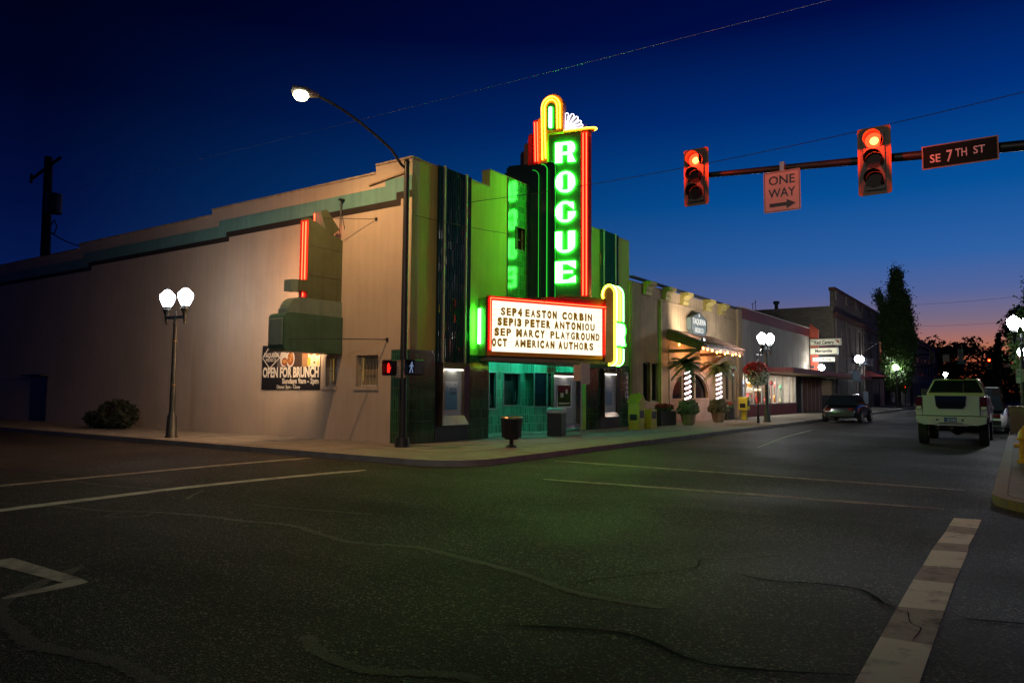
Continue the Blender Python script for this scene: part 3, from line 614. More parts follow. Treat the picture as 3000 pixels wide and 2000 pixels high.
part('crown_step', MB().prism(hole(2.05, TL, 4.201, 4.31), BM, -.3, .06), M['redpaint'], mq)
part('crown_step', MB().prism(hole(2.60, TL, 4.311, 4.41), BM, -.3, .08), M['brownpaint'], mq, bevel=.01)
part('red_frame', MB().prism(hole(0, TL, 2.5, 4.2), basis((2.37, 6.66, 0), Vector((-1.77, 4, 0)), (0, 0, 1)), .001, .05), M['redpaint'], mq)
for k, pts in enumerate([[(.075, 2.66), (.075, 4.135), (1.9, 4.135)], [(1.93, 4.135), (4.33, 4.135)], [(4.215, 2.66), (4.215, 4.06)], [(4.29, 2.66), (4.29, 4.06)]]):
    part('red_tube', MB().tube([BM(a, b, .075) for a, b in pts], .014, 8), E['red'], mq)
nc = 7; xs = [.14 + (4.13 - .14) * i / nc for i in range(nc + 1)]
for i in range(nc): part('light_panel', MB().prism(hole(xs[i] + .003, xs[i + 1] - .003, 2.622, 4.072), BM, .002, .012), E['board'], mq)
rl = MB()
for i in range(9):
    z = 2.76 + .15 * i; rl.prism(hole(.14, .30, z, z + .007), BM, .013, .018).prism(hole(3.98, 4.13, z, z + .007), BM, .013, .018)
    if i % 2: rl.prism(hole(.14, 4.13, z, z + .003), BM, .013, .016)
part('letter_rail', rl, M['orangepaint'], mq)
def transl(name, col):
    m_ = bpy.data.materials.new(name); m_.use_nodes = True; t = m_.node_tree; b = t.nodes['Principled BSDF']; o = t.nodes['Material Output']
    b.inputs['Base Color'].default_value = (.08, .05, .01, 1); b.inputs['Roughness'].default_value = .5
    tr = N('ShaderNodeBsdfTranslucent', t); tr.inputs[0].default_value = (*col, 1); mi = N('ShaderNodeMixShader', t); mi.inputs[0].default_value = .85
    t.links.new(b.outputs[0], mi.inputs[1]); t.links.new(tr.outputs[0], mi.inputs[2]); t.links.new(mi.outputs[0], o.inputs[0]); return m_
M['mletter'] = transl('translucent_brown_letter', (.42, .30, .045))
rows = [(3.68, [('SEP4', .44, 1.16), ('EASTON', 1.27, 2.39), ('CORBIN', 2.59, 3.72)]), (3.385, [('SEP13', .33, 1.14), ('PETER', 1.26, 2.16), ('ANTONIOU', 2.30, 3.82)]),
        (3.085, [('SEP', .23, .79), ('MARCY', .96, 1.96), ('PLAYGROUND', 2.16, 4.01)]), (2.785, [('OCT', .15, .65), ('AMERICAN', .92, 2.31), ('AUTHORS', 2.45, 3.77)])]
for zr, words in rows:
    for w, a, b in words:
        ws = {c: (.35 if c in 'I1' else 1.25 if c == 'M' else 1.0) for c in w}; tot = sum(ws[c] for c in w) + .28 * (len(w) - 1); u = (b - a) / tot; x = a
        for c in w:
            part('sign_letter', text(c, BM, x, x + ws[c] * u, zr, .20, .030, .034, .045 + .03 * (random.random() > .55)), M['mletter'], mq); x += (ws[c] + .28) * u
# left end face with its green tube
BE = basis((.031, 2.93, 0), Vector((.569, -.39, 0)), (0, 0, 1))
part('end_panel', MB().prism(hole(.02, .67, 2.5, 4.17), BE, .001, .03), M['olive'], mq)
part('end_panel', MB().prism(hole(.02, .67, 2.5, 4.17), BE, .001, .03).mirror(YM), M['olive'], mq)
part('green_tube', MB().prism(rrect(.18, .31, 2.85, 3.87, .03, 3), BE, .04, .10), E['greenwhite'], mq)
part('green_glow_tube', MB().tube([BE(.155, 2.85, .06), BE(.155, 3.87, .06)], .012, 6).tube([BE(.335, 2.85, .06), BE(.335, 3.87, .06)], .012, 6), E['green'], mq)
# nose fin with the letter R
ya, yb = 6.30, 6.86
prof = [(2.38, 2.40), (2.55, 2.33)] + arc(2.60, 2.50, .15, .17, 270, 360, 5) + [(2.75, 4.5)] + arc(2.53, 4.5, .22, .30, 0, 180, 14) + [(2.31, 4.42), (2.40, 4.42), (2.42, 4.36)]
part('nose_fin', MB().prism(prof, XZ(yb), 0, yb - ya), M['olive'], mq)
def nose_path(y, inset=0, z0=None, z1=None):
    r_ = .24 - inset; full = [(2.31 + inset, 4.40)] + arc(2.53, 4.5, r_, .32 - inset, 180, 0, 14) + [(2.53 + r_, 3.9), (2.53 + r_, 2.6)] + arc(2.58, 2.52, .19 - inset, .2 - inset, 0, -110, 8)
    return [(a, y, b) for a, b in full if (z0 is None or b >= z0) and (z1 is None or b <= z1)]
part('lime_tube', MB().tube(nose_path(ya - .02), .020, 8), E['lime'], mq)
part('lime_tube', MB().tube(nose_path(ya - .02, .05), .012, 8), E['yellow'], mq)
for y, e, r_ in ((6.36, 'greenwhite', .022), (6.50, 'yellow', .014), (6.56, 'yellow', .014), (6.62, 'yellow', .014), (6.82, 'greenwhite', .022)):
    hi = [p for p in nose_path(y) if p[2] > 3.70] + [(2.77, y, 3.70)]; lo = [(2.77, y, 2.84)] + [p for p in nose_path(y) if p[2] < 2.80]
    part('nose_tube', MB().tube(hi, r_, 6), E[e], mq); part('nose_tube', MB().tube(lo, r_, 6), E[e], mq)
rl_ = [[(6.34 + a * .52, 2.93 + b * .68) for a, b in lp] for lp in LET['R']]
l_ = part('nose_letter', shape(rl_, YZ(2.76), .0, .05), E['greenwhite'], mq); tt = MB()
for lp in rl_: tt.tube([YZ(2.82)(a, b) for a, b in lp], .014, 6, closed=True)
part('outline_tube', tt, E['green'], l_)
sp = MB()
for i in range(26): q = BM(1.35 + .035 * i, 4.2, -.05); sp.cyl(q, (q[0] + random.uniform(-.02, .02), q[1] + .02, q[2] + .09), .004, n=4)
part('bird_spikes', sp, M['brownpaint'], mq)

# ================================================================ DISUSED SIDE SIGN
ss = thing('side_wall_sign', 'stepped green metal sign with one red neon strip, jutting from the side wall', 'sign', (-2.6, -.9, 2.5))
BX = basis((-2.58, 0, 0), (0, 1, 0), (0, 0, 1))
W = .34   # body thickness across x
def sx(name, poly, mm, c0=-W, c1=0, **k): return part(name, MB().prism(poly, BX, c0, c1), mm, ss, **k)
sx('tall_panel', [(-1.20, 3.90), (-.012, 3.94), (-.012, 5.67), (-1.20, 6.11)], M['olivegreen'])
sx('tall_panel_side_box', [(-1.46, 4.10), (-1.2, 4.10), (-1.2, 4.42), (-1.46, 4.40)], M['olivegreen'], -W, -.0)
sx('box_end', [(-1.70, 4.08), (-1.461, 4.08), (-1.461, 4.40), (-1.70, 4.38)], M['offgray'], -W, -.06)
part('edge_strip', MB().box(-2.92, -2.60, -1.215, -1.201, 3.95, 6.05), M['redpaint'], ss)
sx('upper_box', [(-.012, 3.50), (-.012, 3.94)] + arc(-1.45, 3.52, .38, .40, 90, 180, 8) + [(-1.83, 3.45)], M['offgray'], -W, .03)
part('upper_box_lit_edge', MB().prism([(-2.95, 3.45), (-2.60, 3.45), (-2.60, 3.6), (-2.95, 3.6)], XZ(-1.79), 0, .05), M['offgray'], ss)
low = [(-.012, 2.49), (-.012, 3.50), (-1.75, 3.50)] + arc(-1.85, 3.35, .14, .13, 90, 180, 5) + arc(-1.85, 2.62, .14, .13, 180, 270, 5)
sx('lower_box', low, M['offgreen'], -.55, .08)
part('lower_box_lit_edge', MB().prism([(-1.992, 2.64), (-1.992, 3.34), (-2.02, 3.32), (-2.02, 2.66)], BX, -.5, .03), M['offgray'], ss)  # front edges are paler than the box: lamplight put into the colour
sx('top_fin', [(-.62, 5.90), (-.35, 5.78), (-.13, 5.97), (-.60, 6.44), (-.82, 6.36)], M['olivegreen'], -W, 0)
part('top_fin_lit_edge', MB().prism([(-.83, 6.36), (-.822, 6.36), (-.63, 5.9), (-.64, 5.88)], BX, -W, 0), M['offgray'], ss)
part('red_tube', MB().tube([(-2.66, -1.245, 4.44), (-2.66, -1.245, 6.0)], .016, 8).tube([(-2.78, -1.245, 4.44), (-2.78, -1.245, 6.0)], .012, 8).tube([(-2.72, -1.245, 3.97), (-2.72, -1.245, 4.08)], .012, 8), E['red'], ss)
part('red_tube', MB().tube([(-2.78, -.86, 6.0), (-2.78, -.86, 6.3)], .012, 6).tube([(-2.70, -.30, 5.9), (-2.74, -.05, 6.02)], .012, 6), E['red'], ss)
for mb in (MB().cyl((-2.56, -.75, 6.17), (-1.28, -.0, 6.13), .008, n=6), MB().cyl((-2.49, -1.83, 2.81), (-.79, 0, 2.84), .014, n=6), MB().cyl((-2.6, -.12, 5.6), (-2.58, -.1, 6.82), .014, n=6), MB().cyl((-2.6, -.12, 6.7), (-2.5, -.02, 6.0), .010, n=6)):
    part('brace_rod', mb, M['pole'], ss)
for mb in (MB().box(-1.32, -1.24, -.03, -.0, 6.09, 6.17), MB().box(-.83, -.75, -.03, 0, 2.8, 2.88), MB().box(-2.64, -2.53, -.15, -.0, 6.80, 6.86)): part('wall_bracket', mb, M['pole'], ss)
# the far face of this sign is lit: neon on the tall panel, a lit board below; both wash the wall
for y in (-.95, -.65, -.35): part('neon_letter_tube', MB().tube([(-2.97, y, 4.2), (-2.97, y, 5.5)], .016, 6), E['peach'], ss)
part('lit_panel', MB().box(-3.16, -3.135, -1.75, -.2, 2.62, 3.42), E['warmpanel'], ss)
for z in (4.55, 5.35): part('panel_seam', MB().prism(hole(-1.19, -.02, z, z + .008), BX, .0005, .003), M['black'], ss)

# ================================================================ BANNER
bn = thing('banner', 'black vinyl banner advertising brunch, hung on the side wall beside the barred window', 'banner', (-4.68, -.02, 1.49))
Bb = XZ(-.014)
part('sheet', MB().prism([(-5.99, 1.49), (-3.37, 1.50), (-3.37, 2.60), (-3.38, 2.76), (-5.98, 2.82)], Bb, 0, .006), M['black'], bn)
# photo strip of dishes, printed flat
pc = [(.55, .50, .42), (.30, .14, .05), (.12, .05, .02), (.75, .66, .50)]
for i, (a, b, c_) in enumerate([(-5.28, -4.72, (.10, .09, .09)), (-4.72, -4.16, (.05, .03, .02)), (-4.16, -3.90, (.30, .17, .08)), (-3.90, -3.38, (.62, .52, .38))]):
    part('printed_picture', MB().prism(hole(a, b, 2.16, 2.70), Bb, .0065, .008), mat('print_ground', c_, .5), bn)
def blob(cx, cz, rx, rz, col, c1, seed=0):
    random.seed(seed); pts = [(cx + rx * (1 + .0 * random.random()) * math.cos(2 * math.pi * k / 16), cz + rz * math.sin(2 * math.pi * k / 16)) for k in range(16)]
    return part('printed_dish', MB().prism(pts, Bb, .008, c1), mat('print', col, .5), bn)
blob(-4.98, 2.42, .17, .26, (.50, .48, .45), .0085); blob(-4.68, 2.40, .19, .25, (.55, .54, .52), .0088); blob(-4.67, 2.40, .14, .20, (.28, .10, .03), .0094, 3)
blob(-4.93, 2.32, .13, .12, (.25, .08, .03), .0094); blob(-4.02, 2.55, .055, .085, (.55, .14, .05), .0094); blob(-3.76, 2.53, .13, .12, (.72, .62, .48), .009); blob(-3.76, 2.56, .10, .07, (.50, .13, .03), .0096)
blob(-3.50, 2.50, .12, .12, (.75, .67, .52), .009); blob(-3.50, 2.51, .09, .05, (.35, .10, .03), .0096); blob(-3.86, 2.30, .07, .13, (.65, .40, .05), .0096); blob(-3.62, 2.28, .045, .03, (.08, .10, .03), .0096); blob(-3.46, 2.26, .04, .07, (.65, .45, .15), .0096)
random.seed(11)
crumbs = MB()
for i in range(60):
    cx, cz = random.choice([(-4.67, 2.40), (-4.93, 2.32), (-3.50, 2.51)]); a = random.uniform(0, 6.28); q = random.random() ** .5
    x, z = cx + math.cos(a) * q * .10, cz + math.sin(a) * q * (.15 if cx == -4.67 else .05); crumbs.prism(hole(x, x + .03, z, z + .022), Bb, .0095, .0100)
part('printed_garnish', crumbs, mat('print_garnish', (.62, .36, .10), .5), bn)
dia = [(-5.62, 2.11), (-5.14, 2.45), (-5.62, 2.83), (-5.985, 2.45)]
part('printed_diamond', shape([dia, [(-5.62, 2.145), (-5.18, 2.45), (-5.62, 2.79), (-5.945, 2.45)]], Bb, .009, .0105), M['offwhite'], bn)
part('printed_diamond', MB().prism([(-5.62, 2.145), (-5.18, 2.45), (-5.62, 2.79), (-5.945, 2.45)], Bb, .008, .009), M['black'], bn)
for s, a, b, z, h, bo in (('TAQUERIA', -5.90, -5.20, 2.46, .13, .02), ('MEXICO', -5.80, -5.33, 2.33, .10, 0), ('OPEN FOR BRUNCH', -5.94, -3.42, 1.87, .28, .045), ('Sundays 9am - 2pm', -5.02, -3.42, 1.68, .15, .03), ('Dinner 3pm - Close', -5.26, -4.22, 1.53, .10, .015)):
    part('lettering', text(s, Bb, a, b, z, h, .0095, .011, bo), M['offwhite'], bn)

# ================================================================ STREET LIGHT AND SIGNAL POLE AT THE THEATRE CORNER
PX, PY = .50, -.75
sp_ = thing('street_light', 'tall dark street light on the theatre corner with curved arm and glowing sodium head', 'street light', (PX, PY, .12))
part('pole', MB().cyl((PX, PY, .12), (PX, PY, 7.2), .098, .066, 16).cyl((PX, PY, .12), (PX, PY, .35), .19, .17, 16).cyl((PX, PY, 7.2), (PX, PY, 7.26), .08, .05, 12), M['pole'], sp_, smooth=True)
LX, LY, LZ = -.86, -2.98, 8.5
ap = [(PX, PY, 7.0), (PX - .08, PY - .12, 7.12)] + [(PX + (LX - PX) * t, PY + (LY - PY) * t, 7.12 + (LZ + .08 - 7.12) * (1 - (1 - t) ** 1.6)) for t in (.15, .3, .45, .6, .75, .85)]
part('arm', MB().tube(ap, .034, 8), M['pole'], sp_, smooth=True)
hd = Vector((LX - PX, LY - PY, .25)).normalized(); Lc = Vector((LX, LY, LZ + .06))
part('lamp_head', MB().cyl(Lc - hd * .42, Lc - hd * .1, .05, .13, 12).cyl(Lc - hd * .1, Lc + hd * .22, .13, .09, 12), M['steel'], sp_, smooth=True)
part('lens', MB().lathe((LX, LY, LZ - .11), [(.03, -.06), (.13, -.02), (.18, .05), (.17, .12)], 14), E['cobra'], sp_, smooth=True)
lamp('SPOT', (LX, LY, LZ - .16), 2000, (1, .54, .22), sp_, .12, aim=(-2.0, -.8, 2), spot=150)
# the same kind of light on the corner where the camera stands, out of the frame: its light crosses the junction
s2_ = thing('street_light', 'tall dark street light on the near corner, its arm over the junction', 'street light', (14.6, -18.6, .12))
part('pole', MB().cyl((14.6, -18.6, .0), (14.6, -18.6, 8.2), .10, .07, 14), M['pole'], s2_, smooth=True)
part('arm', MB().tube([(14.6, -18.6, 8.0), (13.6, -18.2, 8.9), (12.2, -17.7, 9.4), (10.4, -17.0, 9.5)], .04, 8), M['pole'], s2_, smooth=True)
part('lamp_head', MB().cyl((10.6, -17.1, 9.52), (10.0, -16.85, 9.52), .12, .10, 12), M['steel'], s2_, smooth=True); part('lens', MB().lathe((10.2, -16.93, 9.33), [(.04, 0), (.11, .03), (.14, .08)], 12), E['cobra'], s2_)
lamp('SPOT', (10.2, -16.93, 9.25), 1800, (1, .90, .76), s2_, .12, aim=(3, 3, 2.0), spot=94)
# pedestrian heads
def ped(name, label, cx, lit, fig):
    t = thing(name, label, 'pedestrian signal', (cx, PY - .1, 1.86)); y = PY - .16; B = XZ(y)
    part('housing', MB().prism(rrect(cx - .165, cx + .165, 1.86, 2.24, .04), B, -.18, 0), M['black'], t)
    part('visor', shape([rrect(cx - .165, cx + .165, 1.86, 2.24, .04), rrect(cx - .145, cx + .145, 1.885, 2.215, .03)], B, .001, .14), M['black'], t)
    part('face', MB().prism(rrect(cx - .145, cx + .145, 1.885, 2.215, .03), B, .001, .008), M['glass'], t)
    mb = MB(); k = lambda pts, ox: [(cx + ox + a, 2.05 + b) for a, b in pts]
    if fig == 'hand':
        ox = -.07; mb.prism(k(rrect(-.045, .05, -.12, .03, .02, 2), ox), B, .009, .014)
        for i in range(4): mb.prism(k(hole(-.044 + .024 * i, -.026 + .024 * i, .025, (.09, .125, .12, .085)[i]), ox), B, .009, .014)
        mb.prism(k([(.05, -.05), (.085, .0), (.075, .03), (.05, -.005)], ox), B, .009, .014)
    else:
        ox = -.06; mb.prism(k(arc(.02, .115, .022, .024, 0, 360, 10)[:-1], ox), B, .009, .014); mb.prism(k([(-.005, .085), (.045, .085), (.03, -.01), (-.015, -.01)], ox), B, .009, .014)
        mb.prism(k([(-.015, -.01), (.01, -.01), (-.035, -.13), (-.06, -.13)], ox), B, .009, .014); mb.prism(k([(.01, -.01), (.03, -.01), (.065, -.12), (.04, -.13)], ox), B, .009, .014)
        mb.prism(k([(0, .08), (-.05, .01), (-.06, .02), (-.015, .085)], ox), B, .009, .014); mb.prism(k([(.045, .08), (.08, .02), (.07, .01), (.035, .06)], ox), B, .009, .014)
    part('lit_' + fig, mb, E[lit], t)
    part('bracket', MB().box(min(cx, PX), max(cx, PX), PY - .06, PY - .02, 2.0, 2.04), M['black'], t); return t
ped('pedestrian_signal', 'pedestrian signal showing a red hand, left of the corner pole', PX - .27, 'hand', 'hand')
ped('pedestrian_signal', 'pedestrian signal showing a pale walking figure, right of the corner pole', PX + .47, 'walk', 'figure')
def plate(name, label, B, x0, x1, z0, z1, face, ink, lines, border=None, cat='sign', back=None, th_=.006, bold=.012):
    t = thing(name, label, cat, B((x0 + x1) / 2, z0, 0)); part('plate', MB().prism(rrect(x0, x1, z0, z1, min(.03, (x1 - x0) * .12)), B, -th_, 0), face, t)
    if border: part('border', shape([rrect(x0 + border, x1 - border, z0 + border, z1 - border, .02), rrect(x0 + border * 1.7, x1 - border * 1.7, z0 + border * 1.7, z1 - border * 1.7, .015)], B, .001, .002), ink, t)
    for s, a, b, z, h in lines: part('lettering', text(s, B, a, b, z, h, .001, .0025, bold), ink, t)
    return t
ang = Vector((.93, .36, 0))
B_ = basis((PX - .14, PY - .14, 0), ang, (0, 0, 1))
M['signred'] = mat('faded_red_ink', (.28, .04, .03), .6); M['signtan'] = mat('dull_white_sign', (.42, .36, .28), .5, var=.1)
plate('regulatory_sign', 'small white sign with red lettering on the corner pole between the walk signals', B_, 0, .26, 1.80, 2.24, M['signtan'], M['signred'],
      [('SKATEBOARDS', .03, .23, 2.175, .032), ('ARE', .09, .17, 2.115, .032), ('MOTOR', .06, .20, 2.055, .032), ('PROHIBITED', .03, .23, 1.995, .032), ('ON SIDEWALK', .03, .23, 1.935, .032), ('$25 FINE', .05, .21, 1.85, .028)], .012, bold=.004)

# ================================================================ GLOBE STREET LAMPS
def globe_lamp(label, loc, rz, energy, far=False, single_=False):
    t = thing('globe_lamp', label, 'street lamp', (0, 0, 0), 'globe lamps along the streets')
    part('post', MB().lathe((0, 0, 0), [(.20, 0), (.20, .12), (.15, .18), (.13, .7), (.09, .8), (.085, .85), (.058, 3.3), (.075, 3.32), (.06, 3.4), (.05, 3.52)], 16), M['pole'], t, smooth=True)
    cl = MB()
    for z in (1.6, 2.85): cl.cyl((0, 0, z), (0, 0, z + .025), .082, n=14)
    part('band', cl, M['brownpaint'], t)
    offs_ = (0,) if single_ else (-.41, .41)
    if not single_:
        part('crossarm', MB().box(-.40, .40, -.03, .03, 3.50, 3.58).cyl((0, 0, 3.45), (0, 0, 3.72), .05, .03, 10), M['pole'], t)
    for s_ in offs_:
        zb = 3.42 if not single_ else 3.5
        h = part('lamp_holder', MB().lathe((s_, 0, 0), [(.03, zb - .08), (.045, zb), (.06, 3.60), (.10, 3.72), (.125, 3.76), (.12, 3.79), (.09, 3.81), (.10, 3.86)], 14), M['pole'], t, smooth=True)
        part('globe', MB().lathe((s_, 0, 0), [(.10, 3.861), (.155, 3.96), (.20, 4.08), (.212, 4.16), (.20, 4.21), (.17, 4.24), (.14, 4.27), (.11, 4.31), (.07, 4.34), (.03, 4.36)], 18), E['globefar' if far else 'globe'], h, smooth=True)
        part('finial', MB().lathe((s_, 0, 0), [(.03, 4.361), (.015, 4.39), (.02, 4.42), (.008, 4.46)], 8), M['pole'], h, smooth=True)
        if energy: 
            l = lamp('POINT', (s_, 0, 4.55), energy, (.93, .96, 1), t, .12)
    t.location = loc; t.rotation_euler = (0, 0, rz); return t
g1 = globe_lamp('two globe street lamp standing alone on the pavement before the long side wall', (-6.92, -2.3, .0), R(4), 0)
gf = globe_lamp('two globe street lamp with a pale blue street banner, beyond the mercantile canopy', (3.0, 46.8, 0), R(84), 0, True)
dup(gf, (3.0, 21.8, 0), 'two globe street lamp with the red and white flower basket beside it', R(80))
dup(gf, (3.0, 67.2, 0), 'two globe street lamp in front of the tall columnar tree', R(90))
dup(gf, (13.06, 18.5, .0), 'two globe street lamp rising beside the parking sign, at the right kerb', R(60))
dup(gf, (13.25, 41, 0), 'distant two globe street lamp behind the nearer one, at the right kerb', R(70))
dup(gf, (5.0, 97.5, 0), 'far globe street lamp glowing just over the pickup roof', R(90))
for o in [o for o in bpy.data.objects if o.name.startswith('globe_lamp')]: o['group'] = 'globe lamps along the streets'

# ================================================================ MAST ARM, SIGNALS, SIGNS OVER THE ROAD
YS = .40
ma_ = thing('signal_mast_arm', 'dark tapered mast arm reaching over the road from the right, carrying red signals', 'mast arm', (15.3, YS + .12, .12))
part('pole', MB().cyl((15.3, YS + .12, .12), (15.3, YS + .12, 6.6), .16, .12, 16), M['pole'], ma_, smooth=True)
part('arm', MB().cyl((15.3, YS + .12, 5.48), (7.8, YS + .12, 6.0), .105, .055, 12), M['pole'], ma_, smooth=True)
def zarm(x): return 5.42 + (15.3 - x) * .0507
def signal(label, cx, z0, lit=True, y=None, sc=1.0, dark=False, far=False, group='signal heads'):
    y = YS - .22 if y is None else y; h = 1.12 * sc; w = .36 * sc
    t = thing('traffic_signal', label, 'traffic signal', (cx, y, z0), group); B = XZ(y)
    part('backplate', shape([rrect(cx - .27 * sc, cx + .27 * sc, z0 - .07 * sc, z0 + h + .07 * sc, .05), rrect(cx - w * .5, cx + w * .5, z0, z0 + h, .03)], B, -.03, -.02), M['sigbody'], t)
    part('reflective_border', shape([rrect(cx - .285 * sc, cx + .285 * sc, z0 - .085 * sc, z0 + h + .085 * sc, .05), rrect(cx - .245 * sc, cx + .245 * sc, z0 - .045 * sc, z0 + h + .045 * sc, .04)], B, -.019, -.015), M['refl'], t)
    part('housing', MB().prism(rrect(cx - w * .5, cx + w * .5, z0, z0 + h, .03), B, -.18 * sc, .02), M['sigbody'], t)
    for i in range(3):
        zc = z0 + h - (.19 + .37 * i) * sc; on_ = (i == 0 and lit)
        ln_ = part('lens', MB().prism(arc(cx, zc, .145 * sc, .145 * sc, 0, 360, 20)[:-1], B, .021, .03), E['sigred'] if on_ else M['lensdark'], t)
        if on_: part('hot_lens', MB().prism(arc(cx + .01, zc - .01, .075 * sc, .075 * sc, 0, 360, 18)[:-1], B, .031, .034), E['sigredhot'], ln_)
        vs = [B(a, b, c) for c in (.03, .26 * sc) for a, b in arc(cx, zc, .155 * sc, .155 * sc, -50 if c < .1 else -20, 230 if c < .1 else 200, 16)]
        vz = MB().add(vs, [(k, k + 1, 18 + k, 17 + k) for k in range(16)]); part('visor', vz, M['visor'], t)
    if lit and not far: lamp('POINT', (cx, y - .42, z0 + h - .19 * sc), 85, (1, .04, .008), t, .05)
    part('hanger', MB().box(cx - .03, cx + .03, y + .02, y + .30, z0 + h * .5 - .05, z0 + h * .5 + .05), M['black'], t)
    return t
M['refl'] = mat('dull_red_yellow_border', (.22, .11, .03), .6); M['lensdark'] = mat('unlit_lens', (.02, .006, .005), .5, spec=.2); M['visor'] = mat('visor', (.03, .022, .018), .5)
signal('red traffic signal at the tip of the mast arm, left of the one way sign', 7.64, 5.39, sc=.92)
signal('red traffic signal between the one way sign and the street name sign', 10.95, 5.13, sc=.96)
B_ = XZ(YS - .05); M['ow'] = mat('one_way_white', (.55, .44, .36), .5, var=.15)
ow = plate('one_way_sign', 'white one way sign with black arrow hanging under the mast arm', B_, 8.95, 9.64, 5.00, 5.80, M['ow'], M['black'],
      [('ONE', 9.05, 9.54, 5.54, .17), ('WAY', 9.04, 9.55, 5.29, .17)], .015, 'one way sign')
part('arrow', MB().prism([(9.06, 5.105), (9.38, 5.105), (9.38, 5.05), (9.55, 5.14), (9.38, 5.23), (9.38, 5.175), (9.06, 5.175)], B_, .001, .003), M['black'], ow)
part('clamp', MB().box(9.26, 9.34, YS - .04, YS + .06, 5.76, 5.98), M['steel'], ow)
B_ = XZ(YS - .12); M['greenblack'] = mat('dark_street_sign', (.005, .009, .007), .6, spec=.15); M['tanedge'] = mat('tan_edge', (.30, .17, .10), .5); M['pinkink'] = mat('pale_letter', (.8, .7, .66), .5)
sn = plate('street_name_sign', 'dark street name sign reading SE 7TH ST on the mast arm', B_, 11.70, 12.80, 5.40, 5.79, M['greenblack'], M['pinkink'],
      [('SE', 11.81, 11.97, 5.50, .14), ('7', 12.06, 12.15, 5.48, .20), ('TH', 12.19, 12.36, 5.54, .14), ('ST', 12.45, 12.62, 5.55, .13)], None, 'street sign')
part('edge', shape([hole(11.69, 12.81, 5.39, 5.80), hole(11.71, 12.79, 5.41, 5.78)], B_, .001, .012), M['tanedge'], sn)

# ================================================================ CORNER FURNITURE
lb = thing('litter_bin', 'round slatted litter bin on a single foot in front of the theatre entrance', 'litter bin', (2.6, .9, .12))
part('foot', MB().lathe((2.6, .9, .12), [(.14, 0), (.12, .04), (.05, .08), (.05, .2)], 12), M['pole'], lb)
part('drum', MB().lathe((2.6, .9, .12), [(.16, .2), (.21, .26), (.22, .70)], 20), M['black'], lb, smooth=True)
st = MB()
for i in range(24): a = 2 * math.pi * i / 24; st.box(-.0, .01, -.01, .01, 0, 0) if 0 else st.cyl((2.6 + .23 * math.cos(a), .9 + .23 * math.sin(a), .36), (2.6 + .25 * math.cos(a), .9 + .25 * math.sin(a), .84), .012, n=5)
part('slat_cage', st, M['pole'], lb, kind='stuff')
part('rim', MB().tube([(2.6 + .26 * math.cos(R(a)), .9 + .26 * math.sin(R(a)), .85) for a in range(0, 360, 15)], .022, 6, closed=True), M['bronze'], lb)
db = thing('domed_cabinet', 'low domed metal cabinet on the pavement before the lit entrance board', 'cabinet', (1.5, 6.2, .12))
q = basis((1.3, 5.5, 0), (-.35, .94, 0), (0, 0, 1))
part('body', MB().prism(hole(0, .86, .12, .82), q, -.45, 0), M['pole'], db); part('lid', MB().prism([(-.02, .82), (.88, .82)] + arc(.73, .86, .15, .13, 0, 90, 5) + arc(.13, .86, .15, .13, 90, 180, 5), q, -.47, .02), M['steel'], db, bevel=.02)
pp = thing('signpost', 'thin post with two tan parking plates at an angle before the marquee', 'signpost', (2.25, 5.05, .12))
part('post', MB().cyl((2.25, 5.05, .12), (2.25, 5.05, 2.36), .025, n=8), M['steel'], pp)
b1_ = basis((2.02, 4.98, 0), (.9, .43, 0), (0, 0, 1)); b2_ = basis((2.27, 5.02, 0), (.3, .95, 0), (0, 0, 1))
f1 = part('plate', MB().prism(hole(0, .23, 1.82, 2.30), b1_, 0, .006), M['signtan'], pp); f2 = part('plate', MB().prism(hole(.02, .34, 1.72, 2.34), b2_, 0, .006), M['offwhite'], pp)
for i, s in enumerate(['NO', 'PARKING', 'BUS', 'ZONE', 'TOW', 'AWAY']): part('lettering', text(s, b1_, .03 + .02 * (len(s) < 4), .20 - .02 * (len(s) < 4), 2.23 - .075 * i, .04, .007, .008), M['signred'], f1)

# newspaper boxes
def newsbox(label, x, y, house):
    t = thing('newspaper_box', label, 'newspaper box', (x, y, .12))
    part('pedestal', MB().box(x - .12, x + .12, y - .12, y + .12, .12, .62) if not house else MB().box(x - .2, x + .2, y - .24, y + .24, .12, .35), M['newsy'], t, bevel=.01)
    z0, z1 = (.62, 1.22) if not house else (.35, 1.12)
    part('cabinet', MB().box(x - .22, x + .22, y - .26, y + .26, z0, z1), M['newsy'], t, bevel=.02)
    if house: part('roof', MB().prism([(y - .30, z1), (y + .30, z1), (y, z1 + .30)], YZ(x - .24), 0, .5), M['newsy'], t); part('chimney', MB().box(x - .05, x + .05, y + .1, y + .2, z1 + .1, z1 + .36), M['newsy'], t)
    else: part('hood', MB().prism([(y - .26, z1), (y + .26, z1), (y + .2, z1 + .07), (y - .2, z1 + .07)], YZ(x - .22), 0, .44), M['newsy'], t)
    part('window', MB().box(x + .221, x + .226, y - .18, y + .18, z0 + .2, z0 + .48), M['black'], t)
    part('print', MB().box(x - .14, x + .14, y - .266, y - .261, z0 + .12, z0 + .34), M['black'], t); return t
M['newsy'] = mat('yellow_newspaper_box', (.50, .42, .03), .45, var=.15)
newsbox('yellow house shaped newspaper box with pitched roof next to the theatre wall', 1.3, 10.9, True)
newsbox('yellow newspaper box on a pedestal before the edge of the restaurant', 1.3, 23.8, False)
t = thing('newspaper_rack', 'low open newspaper rack beside the house shaped box', 'rack', (1.3, 12.0, .12))
part('cabinet', MB().box(1.1, 1.5, 11.75, 12.3, .12, .85), M['newsy'], t, bevel=.02); part('opening', MB().box(1.501, 1.506, 11.82, 12.23, .5, .78), M['black'], t)

